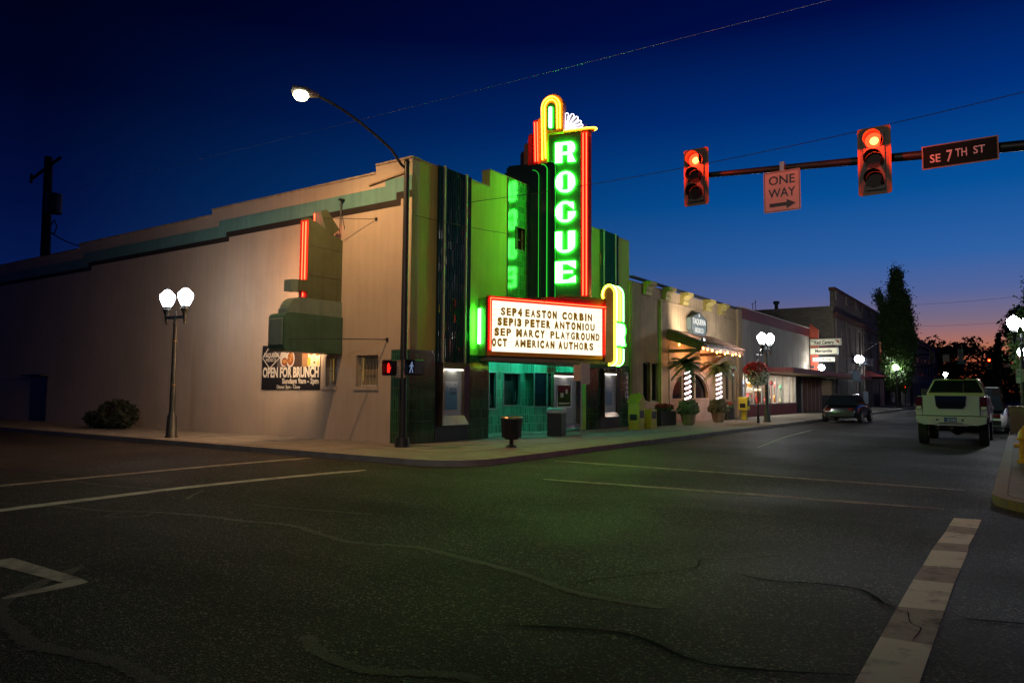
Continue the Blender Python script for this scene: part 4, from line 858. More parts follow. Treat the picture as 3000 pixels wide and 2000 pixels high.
# ================================================================ RESTAURANT
def plaster(name, c1, c2):
    m_ = mat(name, c1, .85, var=.2, vscale=1.2, bump=.6, bscale=25, streak=.35); return m_
M['adobe'] = plaster('mottled_tan_plaster', (.40, .275, .155), None)
M['pinkwall'] = mat('pink_tan_plaster', (.46, .31, .25), .85, var=.15, vscale=1.5, bump=.4, streak=.2)
M['tqyellow'] = mat('ochre_trim', (.40, .30, .08), .7, var=.2)
rs = thing('restaurant_building', 'single storey tan plaster restaurant with arched window and scalloped roof brackets', 'building', (0, 20, .12))
wh = lambda a, b, z0, z1: [(a, z0), (b, z0)] + arc((a + b) / 2, z1 - .06, (b - a) / 2, .06, 0, 180, 6)
holes = [wh(14.35, 15.1, 1.1, 2.78), wh(15.25, 15.98, 1.1, 2.78), [(17.35, 1.13), (22.3, 1.13)] + arc(19.82, 1.2, 2.47, 1.35, 0, 180, 20), wh(24.85, 25.75, 1.1, 2.78), wh(25.95, 26.6, 1.1, 2.78)]
part('front_wall', shape([[(13.085, .12), (13.085, 6.05), (27.45, 6.15), (27.45, .12)]] + holes, YZ(-.3), 0, .3), M['adobe'], rs)
part('side_return', MB().box(-14, -.301, 27.2, 27.45, .12, 6.1), M['adobe'], rs); part('roof', MB().box(-14, -.301, 13.09, 27.2, 5.5, 5.6), M['blackrough'], rs)
part('corner_pier', MB().box(.001, .10, 13.10, 13.95, .12, 6.0), M['adobe'], rs); part('corner_pier', MB().box(.001, .12, 26.75, 27.45, .12, 6.3), M['adobe'], rs)
part('roof_edge', MB().box(-.05, .14, 13.10, 27.45, 6.16, 6.24), M['pole'], rs); part('string_course', MB().box(.001, .04, 13.96, 26.74, 5.52, 5.58), M['adobe'], rs)
for a, b in ((14.3, 15.25), (16.4, 17.35), (18.5, 19.5), (21.5, 22.65), (23.7, 24.8)):
    part('bracket', MB().prism([(.001, 5.60), (.12, 5.60)] + arc(.38, 5.80, .22, .2, 200, 90, 6) + [(.40, 6.155), (.001, 6.155)], XZ(b - .25), 0, b - a - .3), M['tqyellow'], rs)
part('downpipe', MB().box(.001, .10, 16.02, 16.16, .2, 5.52), M['tqyellow'], rs); part('corner_strip', MB().box(.0, .07, 13.0, 13.098, .12, 6.0), M['tqyellow'], rs)
for y0, y1 in ((14.35, 15.1), (15.25, 15.98), (24.85, 25.75), (25.95, 26.6)):
    w = part('window', MB().box(-.2, -.18, y0, y1, 1.1, 2.8), M['glass'], rs); part('frame', shape([wh(y0, y1, 1.1, 2.78), wh(y0 + .05, y1 - .05, 1.15, 2.73)], YZ(-.16), 0, .05), M['soffit'], w)
big_ = [(17.35, 1.13), (22.3, 1.13)] + arc(19.82, 1.2, 2.47, 1.35, 0, 180, 20); inn = [(17.47, 1.22), (22.18, 1.22)] + arc(19.82, 1.24, 2.35, 1.22, 0, 180, 20)
aw_ = part('arched_window', shape([big_, inn], YZ(-.12), 0, .13), M['pinkwall'], rs)
for a, b in ((17.4, 19.0), (19.06, 20.6), (20.66, 22.25)): part('pane', MB().box(-.2, -.18, a, b, 1.13, 2.6), M['glass'], aw_)
for y in (19.03, 20.63): part('mullion', MB().box(-.17, -.1, y - .03, y + .03, 1.13, 2.5), M['offwhite'], aw_)
part('porch_wall', shape([[(17.1, .12), (17.1, 3.6), (22.62, 3.6), (22.62, .12)], [(17.3, 1.08), (22.35, 1.08)] + arc(19.82, 1.2, 2.52, 1.4, 0, 180, 20)], YZ(.001), 0, .03), M['pinkwall'], rs)
part('menu_board', MB().box(.04, .07, 19.5, 20.9, 2.63, 3.0), mat('blue_menu_board', (.10, .11, .22), .5), rs)
# awning
ag = thing('tiled_awning', 'sloping clay tiled awning on dark timber braces over the arched restaurant window', 'awning', (0, 19.9, 3.5))
rp = [(.001, 4.20), (1.62, 3.50), (1.62, 3.56), (.001, 4.28)]
part('deck', MB().prism(rp, XZ(22.85), 0, 22.85 - 16.95), M['wood'], ag)
part('side_beam', MB().prism([(.001, 3.86), (1.6, 3.34), (1.6, 3.52), (.001, 4.19)], XZ(17.02), 0, .1), M['wood'], ag); part('side_beam', MB().prism([(.001, 3.86), (1.6, 3.34), (1.6, 3.52), (.001, 4.19)], XZ(22.9), 0, .1), M['wood'], ag)
part('front_beam', MB().box(1.50, 1.60, 17.03, 22.79, 3.34, 3.50), M['wood'], ag)
part('tie_beam', MB().box(.03, 1.45, 17.05, 17.17, 3.28, 3.42), M['wood'], ag); part('tie_beam', MB().box(.03, 1.45, 21.0, 21.12, 3.28, 3.42), M['wood'], ag)
for y in (17.12, 21.06): part('brace', MB().prism([(.03, 2.5), (.03, 2.68), (1.36, 3.42), (1.5, 3.42)], XZ(y + .06), 0, .12), M['wood'], ag)
M['clay'] = mat('clay_roof_tile', (.17, .085, .055), .75, var=.35, vscale=4)
cl = MB(); dx, dz = 1.66, -.715; ln = math.hypot(dx, dz); u_ = Vector((dx, 0, dz)) / ln
for j in range(24):
    yc = 17.02 + .248 * j
    for i in range(5):
        o_ = Vector((.02, yc, 4.29)) + u_ * (i * ln / 5); e_ = o_ + u_ * (ln / 5 + .03)
        vs = []
        for P_, r_ in ((o_, .085), (e_, .10)):
            for k in range(5): a = math.pi * k / 4; vs.append((P_.x, P_.y + math.cos(a) * r_, P_.z + math.sin(a) * r_ * .8 + .01 * (P_ is e_)))
        cl.add(vs, [(k, k + 1, k + 6, k + 5) for k in range(4)] + [(5, 6, 7, 8, 9)])
part('roof_tiles', cl, M['clay'], ag, kind='stuff')
sl_ = thing('string_lights', 'amber festoon bulbs strung along the front of the tiled awning', 'string lights', (1.64, 17, 3.3))
bpts = [(17.02, 3.42, 1.64), (17.55, 3.40, 1.64), (18.1, 3.38, 1.66), (18.72, 3.32, 1.66), (19.18, 3.38, 1.66), (19.84, 3.31, 1.66), (20.22, 3.38, 1.66), (20.93, 3.30, 1.66), (21.42, 3.36, 1.66), (22.03, 3.31, 1.66)]
part('cord', MB().tube([(1.63, y + .15 * k, 3.47 - .04 * (k % 2)) for y, z, x in bpts for k in (0, 1, 2)], .006, 4), M['offwhite'], sl_)
for y, z, x in bpts + [(17.0, 3.62, .55)]:
    part('bulb', MB().lathe((x, y, z - .03), [(.012, .08), (.03, .05), (.036, .02), (.02, -.015)], 8), E['bulb'], sl_, smooth=True)
fy = MB(); random.seed(4)
for i in range(60):
    x, y, z = random.uniform(.3, 1.4), 17.25 + random.random() * 1.2, 3.42; z = 4.1 - x * .45 - .12; fy.cyl((x, y, z), (x, y, z + .02), .009, n=4)
for i in range(26): x, y = random.uniform(.3, 1.3), random.uniform(20.3, 22.4); z = 4.1 - x * .45 - .13; fy.cyl((x, y, z), (x, y, z + .02), .012, n=4)
part('fairy_lights', fy, E['fairy'], sl_, kind='stuff')
lamp('POINT', (.9, 18.6, 3.3), 90, (1, .50, .16), sl_, .25); lamp('POINT', (.9, 21.4, 3.25), 90, (1, .50, .16), sl_, .25)
# restaurant sign, with a flood lamp added to brighten it
B_ = basis((0.14, 19.26, 0), (0, 1, 0), (0, 0, 1)); oz = [(0, 4.50), (.16, 4.42), (.28, 4.24), (1.86, 4.24), (1.98, 4.42), (2.14, 4.50), (2.14, 5.05), (1.9, 5.15), (1.07, 5.40), (.24, 5.15), (0, 5.05)]
tq = thing('restaurant_sign', 'grey shaped wall sign reading TAQUERIA MEXICO above the tiled awning', 'sign', (.14, 20.3, 4.24))
M['signgrey'] = mat('grey_sign_face', (.12, .15, .15), .5, var=.1)
part('body', MB().prism(oz, B_, -.12, .10), M['signgrey'], tq); part('rim', shape([oz, [(1.07 + (a - 1.07) * .93, 4.81 + (b - 4.81) * .92) for a, b in oz]], B_, .101, .112), M['black'], tq)
for s, a, b, z, h in (('TAQUERIA', .20, 1.94, 4.78, .27), ('MEXICO', .52, 1.62, 4.38, .24)): part('lettering', text(s, B_, a, b, z, h, .102, .116, .012), M['white'], tq)
part('added_flood_housing', MB().box(1.30, 1.42, 17.6, 17.85, 3.80, 3.92), M['black'], tq); part('flood_lens', MB().box(1.285, 1.299, 17.63, 17.82, 3.83, 3.90), E['case'], tq)  # housing and lens of the added flood lamp
lamp('SPOT', (1.22, 17.7, 4.02), 420, (1, .88, .72), tq, .08, aim=(0, 18.8, 5.5), spot=120)
part('motif', MB().prism(arc(1.07, 5.22, .07, .08, 0, 360, 10)[:-1], B_, .102, .114), M['white'], tq)
# palms wrapped in rope light
def palm(label, x, y, seed):
    random.seed(seed); t = thing('palm_tree', label, 'palm tree', (x, y, .12), 'palms wrapped in rope light')
    part('trunk', MB().lathe((x, y, 0), [(.12, .5), (.10, 1.2), (.095, 2.3), (.12, 2.62), (.08, 2.8)], 12), M['palmbark'], t, smooth=True)
    for i in range(6):
        z = 1.22 + .215 * i; pts = [(x + .118 * math.cos(R(a)), y + .118 * math.sin(R(a)), z + (a + 130) / 230 * .16) for a in range(-130, 101, 15)]
        part('rope_light', MB().tube([(p[0], p[1], p[2]) for p in pts], .032, 6), E['rope'], t)
    for i in range(46):
        az = random.uniform(0, 2 * math.pi); ln = random.uniform(.42, .92); el_ = random.uniform(-.5, 1.15); mb = MB(); prev = None
        sp_l = []
        for k in range(9):
            s_ = k / 8; r_ = ln * s_ * math.cos(el_ * (1 - s_ * .6)); z = 2.72 + ln * s_ * math.sin(el_) - .55 * s_ * s_ * ln; z = min(z, 3.34)
            sp_l.append(Vector((x + math.cos(az) * r_, y + math.sin(az) * r_, z)))
        mb.tube(sp_l, .006, 4); sd = Vector((-math.sin(az), math.cos(az), 0))
        for k in range(1, 9):
            for sg in (-1, 1):
                for jj in (0, .5):
                    p_ = sp_l[k - 1].lerp(sp_l[k], jj); tip = p_ + sd * sg * (.27 * (1 - .5 * k / 9)) + (sp_l[k] - sp_l[k - 1]).normalized() * .10 + Vector((0, 0, -.07)); w_ = (sp_l[k] - sp_l[k - 1]).normalized() * .026
                    mb.add([p_ - w_, p_ + w_, tip], [(0, 1, 2)])
        part('frond', mb, M['frond'], t)
    return t
M['palmbark'] = mat('palm_bark', (.16, .11, .08), .9, var=.3, vscale=12); M['frond'] = mat('palm_frond', (.07, .12, .05), .5, var=.4, vscale=5)
palm('potted palm with glowing rope light under the left half of the tiled awning', 1.3, 16.0, 3); palm('potted palm with glowing rope light under the right half of the tiled awning', 1.25, 20.1, 5)
def foliage(mb, c, r, n, s, seed=0, sq=1.0, up=0):
    rr = random.Random(seed)
    for i in range(n):
        while True:
            d = Vector((rr.uniform(-1, 1), rr.uniform(-1, 1), rr.uniform(-1, 1)))
            if d.length < 1: break
        d = d.normalized() * d.length ** .45; p = Vector(c) + Vector((d.x * r[0], d.y * r[1], d.z * r[2])); a = Vector((rr.uniform(-1, 1), rr.uniform(-1, 1), rr.uniform(-1, 1) + up)).normalized(); b = a.orthogonal().normalized()
        k = s * rr.uniform(.6, 1.3); mb.add([p - a * k, p + b * k * .45, p + a * k, p - b * k * .45], [(0, 1, 2, 3)])
    return mb
M['leafgrey'] = mat('pale_grass_leaf', (.16, .17, .09), .6, var=.4, vscale=8); M['leaf'] = mat('leaf', (.035, .075, .022), .5, var=.5, vscale=5); M['redflower'] = mat('red_flower', (.45, .012, .02), .6, var=.4, vscale=9); M['whiteflower'] = mat('white_flower', (.75, .68, .62), .6, var=.15)
for (x, y), lab in (((1.3, 16.05), 'grassy planter at the foot of the left lit palm'), ((1.25, 20.0), 'grassy planter at the foot of the right lit palm')):
    t = thing('planter', lab, 'planter', (x, y, .12)); part('pot', MB().lathe((x, y, .12), [(.20, 0), (.27, .1), (.31, .42), (.33, .45)], 16), M['adobe'], t, smooth=True)
    part('foliage', foliage(foliage(MB(), (x, y, .72), (.45, .5, .17), 380, .11, 2, up=.8), (x, y, .9), (.4, .5, .25), 150, .14, 9, up=1), M['leafgrey'], t, kind='stuff')
for (x, y, l), lab in (((.7, 14.9, 1.6), 'window box of red flowers under the two narrow restaurant windows'), ((.6, 23.2, 1.2), 'window box of red flowers near the right end of the restaurant')):
    t = thing('flower_trough', lab, 'flower trough', (x, y, .12)); part('trough', MB().box(x - .2, x + .2, y - l / 2, y + l / 2, .12, .72), M['pole'], t); part('leaves', foliage(MB(), (x, y, .84), (.25, l * .5, .16), 260, .08, 5), M['leaf'], t, kind='stuff'); part('flowers', foliage(MB(), (x, y, .93), (.25, l * .52, .10), 190, .05, 6), M['redflower'], t, kind='stuff')
# hanging basket by the second lamp
hb = thing('hanging_basket', 'big hanging basket of red and white flowers on a hooked bracket beside the lamp', 'hanging basket', (3, 20.3, 2.4))
BYc = 20.25
part('hook', MB().tube([(3, 21.72, 3.15)] + [(3, 21.72 - .55 * (1 - math.cos(R(a))) , 3.15 + .42 * math.sin(R(a))) for a in range(20, 170, 15)] + [(3, BYc + .35, 3.05), (3, BYc + .2, 2.98)], .014, 6).cyl((3, BYc, 3.25), (3, BYc, 2.9), .008, n=5).tube([(3, 21.72, 3.3), (3, BYc, 3.27)], .012, 5), M['black'], hb)
part('foliage', foliage(MB(), (3, BYc, 2.38), (.48, .62, .52), 900, .07, 12), M['leaf'], hb, kind='stuff')
part('red_flowers', foliage(MB(), (2.98, BYc + .03, 2.58), (.55, .70, .36), 1100, .055, 13), M['redflower'], hb, kind='stuff'); part('white_flowers', foliage(MB(), (3.04, BYc - .02, 2.28), (.52, .62, .50), 900, .055, 14), M['whiteflower'], hb, kind='stuff')
part('support_pole', MB().cyl((3, BYc + .1, .12), (3, BYc + .1, 2.2), .03, n=8).cyl((3, BYc + .1, .12), (3, BYc + .1, .5), .07, .05, n=8), M['pole'], hb)

# ================================================================ MERCANTILE
mc = thing('shop_building', 'low pale shop building with dark red parapet band, long canopy and lit show windows', 'building', (0, 36, .12))
M['shopwall'] = mat('pale_grey_plaster', (.40, .37, .32), .85, var=.12, vscale=.8, bump=.5, bscale=20, streak=.35); M['maroon'] = mat('maroon_fascia', (.20, .035, .04), .6, var=.2, streak=.2)
part('front_wall', shape([[(27.46, .12), (27.46, 5.74), (44.1, 5.74), (44.1, .12)], hole(27.6, 39.9, .80, 2.68)], YZ(-.25), 0, .25), M['shopwall'], mc)
part('red_band', MB().box(-.25, .06, 27.46, 44.1, 5.741, 6.34), M['maroon'], mc); part('coping', MB().box(-.28, .10, 27.46, 44.1, 6.341, 6.39), M['offwhite'], mc)
part('front_wall', shape([[(44.101, .12), (44.101, 5.2), (53.38, 5.2), (53.38, .12)], hole(48.1, 53.2, 1.35, 2.55)], YZ(-.25), 0, .25), M['blackrough'], mc, label='dark brick front beyond the red fin')
part('red_band', MB().box(-.25, .05, 44.7, 53.38, 5.201, 5.75), M['maroon'], mc)
part('roof', MB().box(-16, -.251, 27.46, 53.38, 4.9, 5.0), M['blackrough'], mc); part('base', MB().box(.001, .03, 27.6, 39.9, .12, .78), M['maroon'], mc)
part('red_fin', MB().prism([(.061, 2.9), (.56, 2.9), (.66, 6.25), (.061, 6.75)], XZ(44.4), 0, .25), M['redwall'] if 'redwall' in M else mat('red_fin_paint', (.50, .09, .05), .6), mc)
part('canopy', MB().box(.001, 2.8, 27.5, 53.3, 2.72, 2.84), M['soffit'], mc); part('canopy_fascia', MB().box(2.801, 2.86, 27.46, 53.35, 2.62, 2.90), M['maroon'], mc)
part('canopy_fascia', MB().box(.001, 2.80, 27.42, 27.499, 2.66, 2.90), M['maroon'], mc)
part('canopy_light_panel', MB().box(.5, 2.4, 29, 40, 2.705, 2.718), M['offwhite'], mc)
ys = [27.6, 28.44, 30.06, 31.75, 33.25, 35.03, 36.6, 38.31, 39.9]
for a, b in zip(ys[:-1], ys[1:]):
    w = part('show_window', shape([hole(a, b, .8, 2.68), hole(a + .04, b - .04, .85, 2.63)], YZ(-.1), 0, .08), M['steel'], mc)
mcl = M['clear'] = bpy.data.materials.new('clear_glass'); mcl.use_nodes = True; t_ = mcl.node_tree; o_ = t_.nodes['Material Output']; tr = N('ShaderNodeBsdfTransparent', t_); gl = N('ShaderNodeBsdfGlossy', t_); gl.inputs['Roughness'].default_value = .03; mi = N('ShaderNodeMixShader', t_); mi.inputs[0].default_value = .07
t_.links.new(tr.outputs[0], mi.inputs[1]); t_.links.new(gl.outputs[0], mi.inputs[2]); t_.links.new(mi.outputs[0], o_.inputs[0])
for a, b in zip(ys[:-1], ys[1:]): part('pane', MB().box(-.07, -.065, a + .04, b - .04, .85, 2.63), M['clear'], mc)
part('interior_back', MB().box(-2.6, -2.55, 27.5, 40, .12, 2.9), M['offwhite'], mc); part('interior_side', MB().box(-2.55, -.26, 39.95, 40.05, .12, 2.9), M['offwhite'], mc); part('interior_side', MB().box(-2.55, -.26, 27.47, 27.55, .12, 2.9), M['offwhite'], mc)
part('interior_floor', MB().box(-2.55, -.26, 27.55, 39.95, .7, .78), M['wood'], mc); part('interior_ceiling', MB().box(-2.55, -.26, 27.55, 39.95, 2.85, 2.95), M['white'], mc)
lt = MB()
for i in range(6): lt.box(-1.6, -1.2, 28.2 + 2 * i, 29.4 + 2 * i, 2.80, 2.83)
part('ceiling_light', lt, E['shop'], mc)
for i in range(3): lamp('AREA', (-1.4, 29.4 + 4 * i, 2.75), 190, (1, .92, .78), mc, 2.0)
part('lattice_screen', MB().box(-1.9, -1.88, 36.2, 39.5, .8, 2.5), M['soffit'], mc)
lat = MB()
for i in range(14): lat.box(-1.87, -1.86, 36.3 + .23 * i, 36.33 + .23 * i, .8, 2.5)
for i in range(9): lat.box(-1.87, -1.86, 36.2, 39.5, .9 + .19 * i, .93 + .19 * i)
part('lattice', lat, M['wood'], mc)
def goods(name, label, cat, mbm): 
    t = thing(name, label, cat, (mbm[0][0].v[0][0], mbm[0][0].v[0][1], .78))
    for mb, mm, nm in mbm: part(nm, mb, mm, t)
lad = MB().cyl((-1.0, 30.4, .78), (-1.2, 30.9, 2.4), .035, n=5).cyl((-1.0, 31.2, .78), (-1.2, 31.1, 2.4), .035, n=5)
for i in range(6): lad.cyl((-1.02 - .03 * i, 30.45 + .08 * i, .98 + .24 * i), (-1.02 - .03 * i, 31.18 - .02 * i, .98 + .24 * i), .02, n=4)
goods('step_ladder', 'brown wooden step ladder in the shop window behind the flower basket', 'ladder', [(lad, M['wood'], 'ladder_frame')])
goods('dresser', 'brown wooden dresser with cushions in the middle shop window', 'dresser', [(MB().box(-1.5, -1.0, 34.0, 35.4, .95, 1.5), M['wood'], 'body'), (MB().cyl((-1.05, 34.1, .78), (-1.05, 34.1, .95), .03, n=5).cyl((-1.05, 35.3, .78), (-1.05, 35.3, .95), .03, n=5), M['wood'], 'legs')])
goods('cushion', 'pale yellow cushion lying on the wooden dresser', 'cushion', [(MB().lathe((-1.2, 34.7, 1.5), [(.1, 0), (.35, .08), (.38, .16), (.2, .28)], 10), M['palestrip'], 'cover')])
goods('hanging_coat', 'dark teal coat hanging in the shop window', 'coat', [(MB().prism([(35.6, 1.35), (36.2, 1.35), (36.1, 2.0), (35.9, 2.12), (35.7, 2.0)], YZ(-.9), 0, .12), M['teal'], 'cloth')])
goods('hanging_bag', 'tan bag hanging in the shop window nearest the restaurant', 'bag', [(MB().prism([(28.6, 1.9), (29.0, 1.9), (28.9, 2.4), (28.7, 2.4)], YZ(-.7), 0, .15), M['tanedge'], 'cloth')])
goods('red_chair', 'red chair in the shop window behind the flower basket', 'chair', [(MB().box(-1.0, -.6, 29.6, 30.0, 1.0, 1.07), M['redpaint'], 'seat'), (MB().box(-1.0, -.95, 29.6, 30.0, 1.07, 1.5), M['redpaint'], 'backrest'), (MB().cyl((-.62, 29.62, .78), (-.62, 29.62, 1.0), .02, n=4).cyl((-.62, 29.98, .78), (-.62, 29.98, 1.0), .02, n=4).cyl((-.98, 29.8, .78), (-.98, 29.8, 1.0), .02, n=4), M['redpaint'], 'legs')])
for i, (y, c_) in enumerate([(28.9, 'teal'), (32.3, 'bronze'), (33.2, 'redpaint'), (38.9, 'palestrip')]):
    goods('vase', ['teal vase low in the shop window nearest the restaurant', 'bronze vase in the fourth shop window', 'red vase beside the wooden dresser', 'cream vase at the far end of the shop windows'][i], 'vase', [(MB().lathe((-.8, y, .78), [(.08, 0), (.16, .15), (.1, .3), (.06, .38), (.09, .42)], 10), M[c_], 'body')])
goods('guitar', 'guitar leaning in the shop window', 'guitar', [(MB().prism([(37.6 + a, 1.1 + b) for a, b in arc(0, 0, .2, .26, 0, 360, 14)[:-1]], YZ(-.9), 0, .08), M['orangepaint'], 'body'), (MB().box(-.87, -.84, 37.57, 37.63, 1.3, 2.0), M['wood'], 'neck')])
rg = random.Random(17); cols = [mat('goods_' + n, c_, .5) for n, c_ in (('ochre', (.5, .30, .06)), ('green', (.06, .22, .12)), ('brown', (.16, .07, .03)), ('grey', (.2, .2, .2)), ('rose', (.45, .1, .1)), ('slate', (.08, .12, .2)))]
for i in range(34):
    y = 28 + i * .345 + rg.uniform(-.1, .1); x = rg.uniform(-2.3, -.5); w = rg.uniform(.08, .22); hh = rg.uniform(.15, .75); k = i % 4
    ci = rg.randrange(6); wn = ['nearest the restaurant', 'second from the restaurant', 'third along', 'fourth along', 'fifth along', 'sixth along', 'seventh along', 'last before the dark pier'][sum(y > q for q in ys[1:-1])]
    size = 'small ' if hh < .35 else 'middle sized ' if hh < .55 else 'tall '
    t = thing('shop_item', size + ['ochre', 'green', 'brown', 'grey', 'rose', 'slate blue'][ci] + [' boxy item', ' rounded jar', ' narrow stand', ' hanging ornament'][k] + ' behind the shop window ' + wn, 'shop item', (x, y, .78), 'small goods behind the shop windows')
    mb = MB().box(x - w, x + w, y - w, y + w, .781, .781 + hh) if k == 0 else MB().lathe((x, y, .781), [(w * .7, 0), (w, hh * .4), (w * .5, hh * .8), (w * .6, hh)], 9) if k == 1 else MB().lathe((x, y, .781), [(.12, 0), (.03, .05), (.03, hh + .5), (.14, hh + .55), (.08, hh + .8)], 8) if k == 2 else MB().lathe((x, y, 2.0), [(.02, .5), (.025, .3), (w, .1), (w * .8, -.15)], 8)
    part('body', mb, cols[ci], t)
part('pier', MB().box(.001, .04, 40.0, 41.2, .12, 2.7), M['blackrough'], mc); part('side_door', MB().box(.001, .05, 42, 47.9, .12, 2.6), M['wood'], mc)
sd = MB()
for i in range(4): sd.box(.051, .06, 43 + 1.3 * i, 43.06 + 1.3 * i, .12, 2.6)
part('door_strip', sd, M['offwhite'], mc)
part('far_window_back', MB().box(-1.3, -1.25, 48.1, 53.2, 1.0, 2.9), M['offwhite'], mc); part('far_window_floor', MB().box(-1.25, -.26, 48.1, 53.2, 1.2, 1.3), M['white'], mc)
shf = MB()
for z in (1.6, 1.95): shf.box(-1.2, -1.0, 50, 52.5, z, z + .03)
for i in range(9): shf.box(-1.15, -1.02, 50.1 + .27 * i, 50.22 + .27 * i, 1.63 + .35 * (i % 2), 1.78 + .35 * (i % 2))
part('shelf_of_jars', shf, M['teal'], mc); lamp('AREA', (-.7, 50.6, 2.7), 45, (1, .9, .75), mc, 1.5); part('far_light', MB().box(-.9, -.6, 49.5, 52, 2.72, 2.74), E['shop'], mc)
M['blackink'] = mat('sign_ink', (.03, .035, .04), .5)
def blade(label, x0, x1, z0, z1, lines):
    B = XZ(44.12); t = thing('projecting_sign', label, 'sign', ((x0 + x1) / 2, 44.2, z0)); part('panel', MB().box(x0, x1, 44.125, 44.3, z0, z1), M['signlit'], t)
    part('frame', shape([hole(x0, x1, z0, z1), hole(x0 + .04, x1 - .04, z0 + .04, z1 - .04)], B, 0, .02), M['steel'], t)
    for s, a, b, z, h in lines: part('lettering', text(s, B, a, b, z, h, .0, .008, .022), M['blackink'], t)
    return t
M['signlit'] = mat('cream_sign_face', (.80, .78, .62), .6)
s1 = blade('cream projecting sign reading The Red Canary with a small red bird, topmost of three', -.0 + .06, 2.22, 5.05, 5.57, [('The', .12, .34, 5.34, .11), ('Red Canary', .38, 1.74, 5.17, .25)])
part('bird', MB().prism([(1.82, 5.42), (1.92, 5.36), (1.98, 5.26), (2.1, 5.20), (2.14, 5.26), (2.06, 5.34), (2.12, 5.46), (2.0, 5.40), (1.9, 5.48)], XZ(44.12), 0, .008), M['signred'], s1)
blade('cream projecting sign reading Mercantile, middle of three', .06, 2.0, 4.38, 4.90, [('Mercantile', .42, 1.60, 4.54, .24)])
s3 = blade('small cream projecting sign reading Gift Shop, lowest of three', .2, 1.75, 3.85, 4.20, [('The', .58, .74, 4.02, .08), ('Gift Shop', .80, 1.52, 3.95, .17)])
part('bird', MB().prism([(.34, 4.1), (.42, 4.02), (.34, 3.94), (.46, 3.98), (.50, 4.04)], XZ(44.12), 0, .008), M['signred'], s3)
fl = thing('floodlight', 'glaring white floodlight under the projecting signs', 'floodlight', (1.0, 43.6, 3.3))
part('bracket', MB().cyl((.1, 43.5, 3.0), (1.1, 43.5, 3.1), .03, n=6).cyl((.35, 43.5, 3.05), (.35, 43.5, 3.35), .02, n=5), M['black'], fl); part('housing', MB().box(.85, 1.15, 43.42, 43.62, 3.28, 3.50).box(.22, .48, 43.4, 43.55, 3.35, 3.52), M['black'], fl)
part('lens', MB().lathe((1.0, 43.38, 3.40), [(.02, -.22), (.18, -.15), (.23, 0), (.18, .15), (.02, .22)], 12), E['flood'], fl, smooth=True)
lamp('SPOT', (1.0, 43.1, 3.55), 110, (1, .97, .9), fl, .15, aim=(.75, 44.2, 4.9), spot=150)
lamp('POINT', (.6, 42.9, 3.3), 45, (1, .97, .9), fl, .15)
for x, y, s_, lab in ((-5.6, 52, 1.0, 'thin metal roof aerial above the shop roof'),):
    t = thing('roof_aerial', lab, 'aerial', (-6.7, 53.0, 9)); part('mast', MB().cyl((-6.7, 53.6, 8.9), (-6.7, 53.6, 9.95), .03, n=5).cyl((-6.95, 53.6, 8.9), (-6.95, 53.6, 9.7), .03, n=5).cyl((-7.1, 53.6, 9.6), (-6.6, 53.6, 9.75), .02, n=4), M['black'], t)
t = thing('roof_vent', 'dark capped vent on the brick building roofline', 'vent', (-4.9, 53.8, 9)); part('stack', MB().cyl((-4.9, 53.8, 8.9), (-4.9, 53.8, 9.5), .16, n=10), M['black'], t); part('cap', MB().cyl((-4.9, 53.8, 9.5), (-4.9, 53.8, 9.75), .27, n=12), M['black'], t)

# ================================================================ BRICK BUILDINGS BEYOND
M['brick'] = tiles('grey_brown_brick', (.14, .11, .085), (.20, .17, .13), .42, .15, .85, offset=.5, mortar=.022, var=.25, bumpd=.01, spec=.3)
M['brickf'] = mat('painted_brick_front', (.24, .19, .17), .85, var=.2, vscale=2, bump=.4, streak=.2); M['cornice'] = mat('red_brown_cornice', (.13, .045, .035), .7, var=.2)
bb = thing('brick_building', 'two storey brick hall with stepped red cornice and tall narrow windows', 'building', (0, 64, .12))
part('side_wall', MB().box(-22, -.31, 53.4, 53.7, .12, 9.02), M['brick'], bb); part('side_parapet', MB().box(-1.6, 0, 53.39, 53.71, .12, 10.2), M['brick'], bb) if 0 else part('front_return', MB().box(-.30, .0, 53.4, 53.7, .12, 10.4), M['brick'], bb)
ws = [(56.0, 56.9, 4.9, 7.4), (60.0, 61.0, 4.9, 7.6), (65.2, 66.1, 4.9, 7.6), (67.9, 68.8, 5.0, 7.6), (70.5, 71.4, 5.1, 7.6)]
part('front_wall', shape([[(53.701, .12), (53.701, 10.35), (77.5, 10.35), (77.5, .12)]] + [wh(a, b, c_, d) for a, b, c_, d in ws], YZ(-.3), 0, .3), M['brickf'], bb)
part('roof', MB().box(-22, -.31, 53.71, 77.5, 8.6, 8.7), M['blackrough'], bb); part('end_wall', MB().box(-22, 0, 77.51, 77.8, .12, 9.0), M['brick'], bb)
for a, b, c_, d in ws:
    w = part('window', MB().box(-.28, -.26, a, b, c_, d), M['glass'], bb); part('sash', MB().box(-.255, -.22, a, b, (c_ + d) / 2 - .04, (c_ + d) / 2 + .04), M['wood'], w)
part('cornice', MB().box(.001, .35, 53.2, 77.6, 8.25, 8.45).box(.001, .20, 53.25, 77.6, 8.0, 8.249), M['cornice'], bb); part('cornice', MB().box(-.35, .18, 53.2, 77.6, 10.351, 10.62), M['cornice'], bb)
for y in (53.9, 58.5, 63, 67, 72, 76.7): part('pilaster', MB().box(.001, .10, y, y + .5, .12, 7.99), M['brickf'], bb); part('parapet_block', MB().box(.001, .17, y, y + .7, 9.6, 10.349), M['brickf'], bb)
part('shopfront', MB().box(.001, .05, 54.2, 77, .12, 3.4), M['blackrough'], bb)
ia = thing('lodge_sign', 'faded blue board reading I.O.O.F. on the brick hall', 'sign', (.1, 67, 4.4)); B_ = YZ(.12)
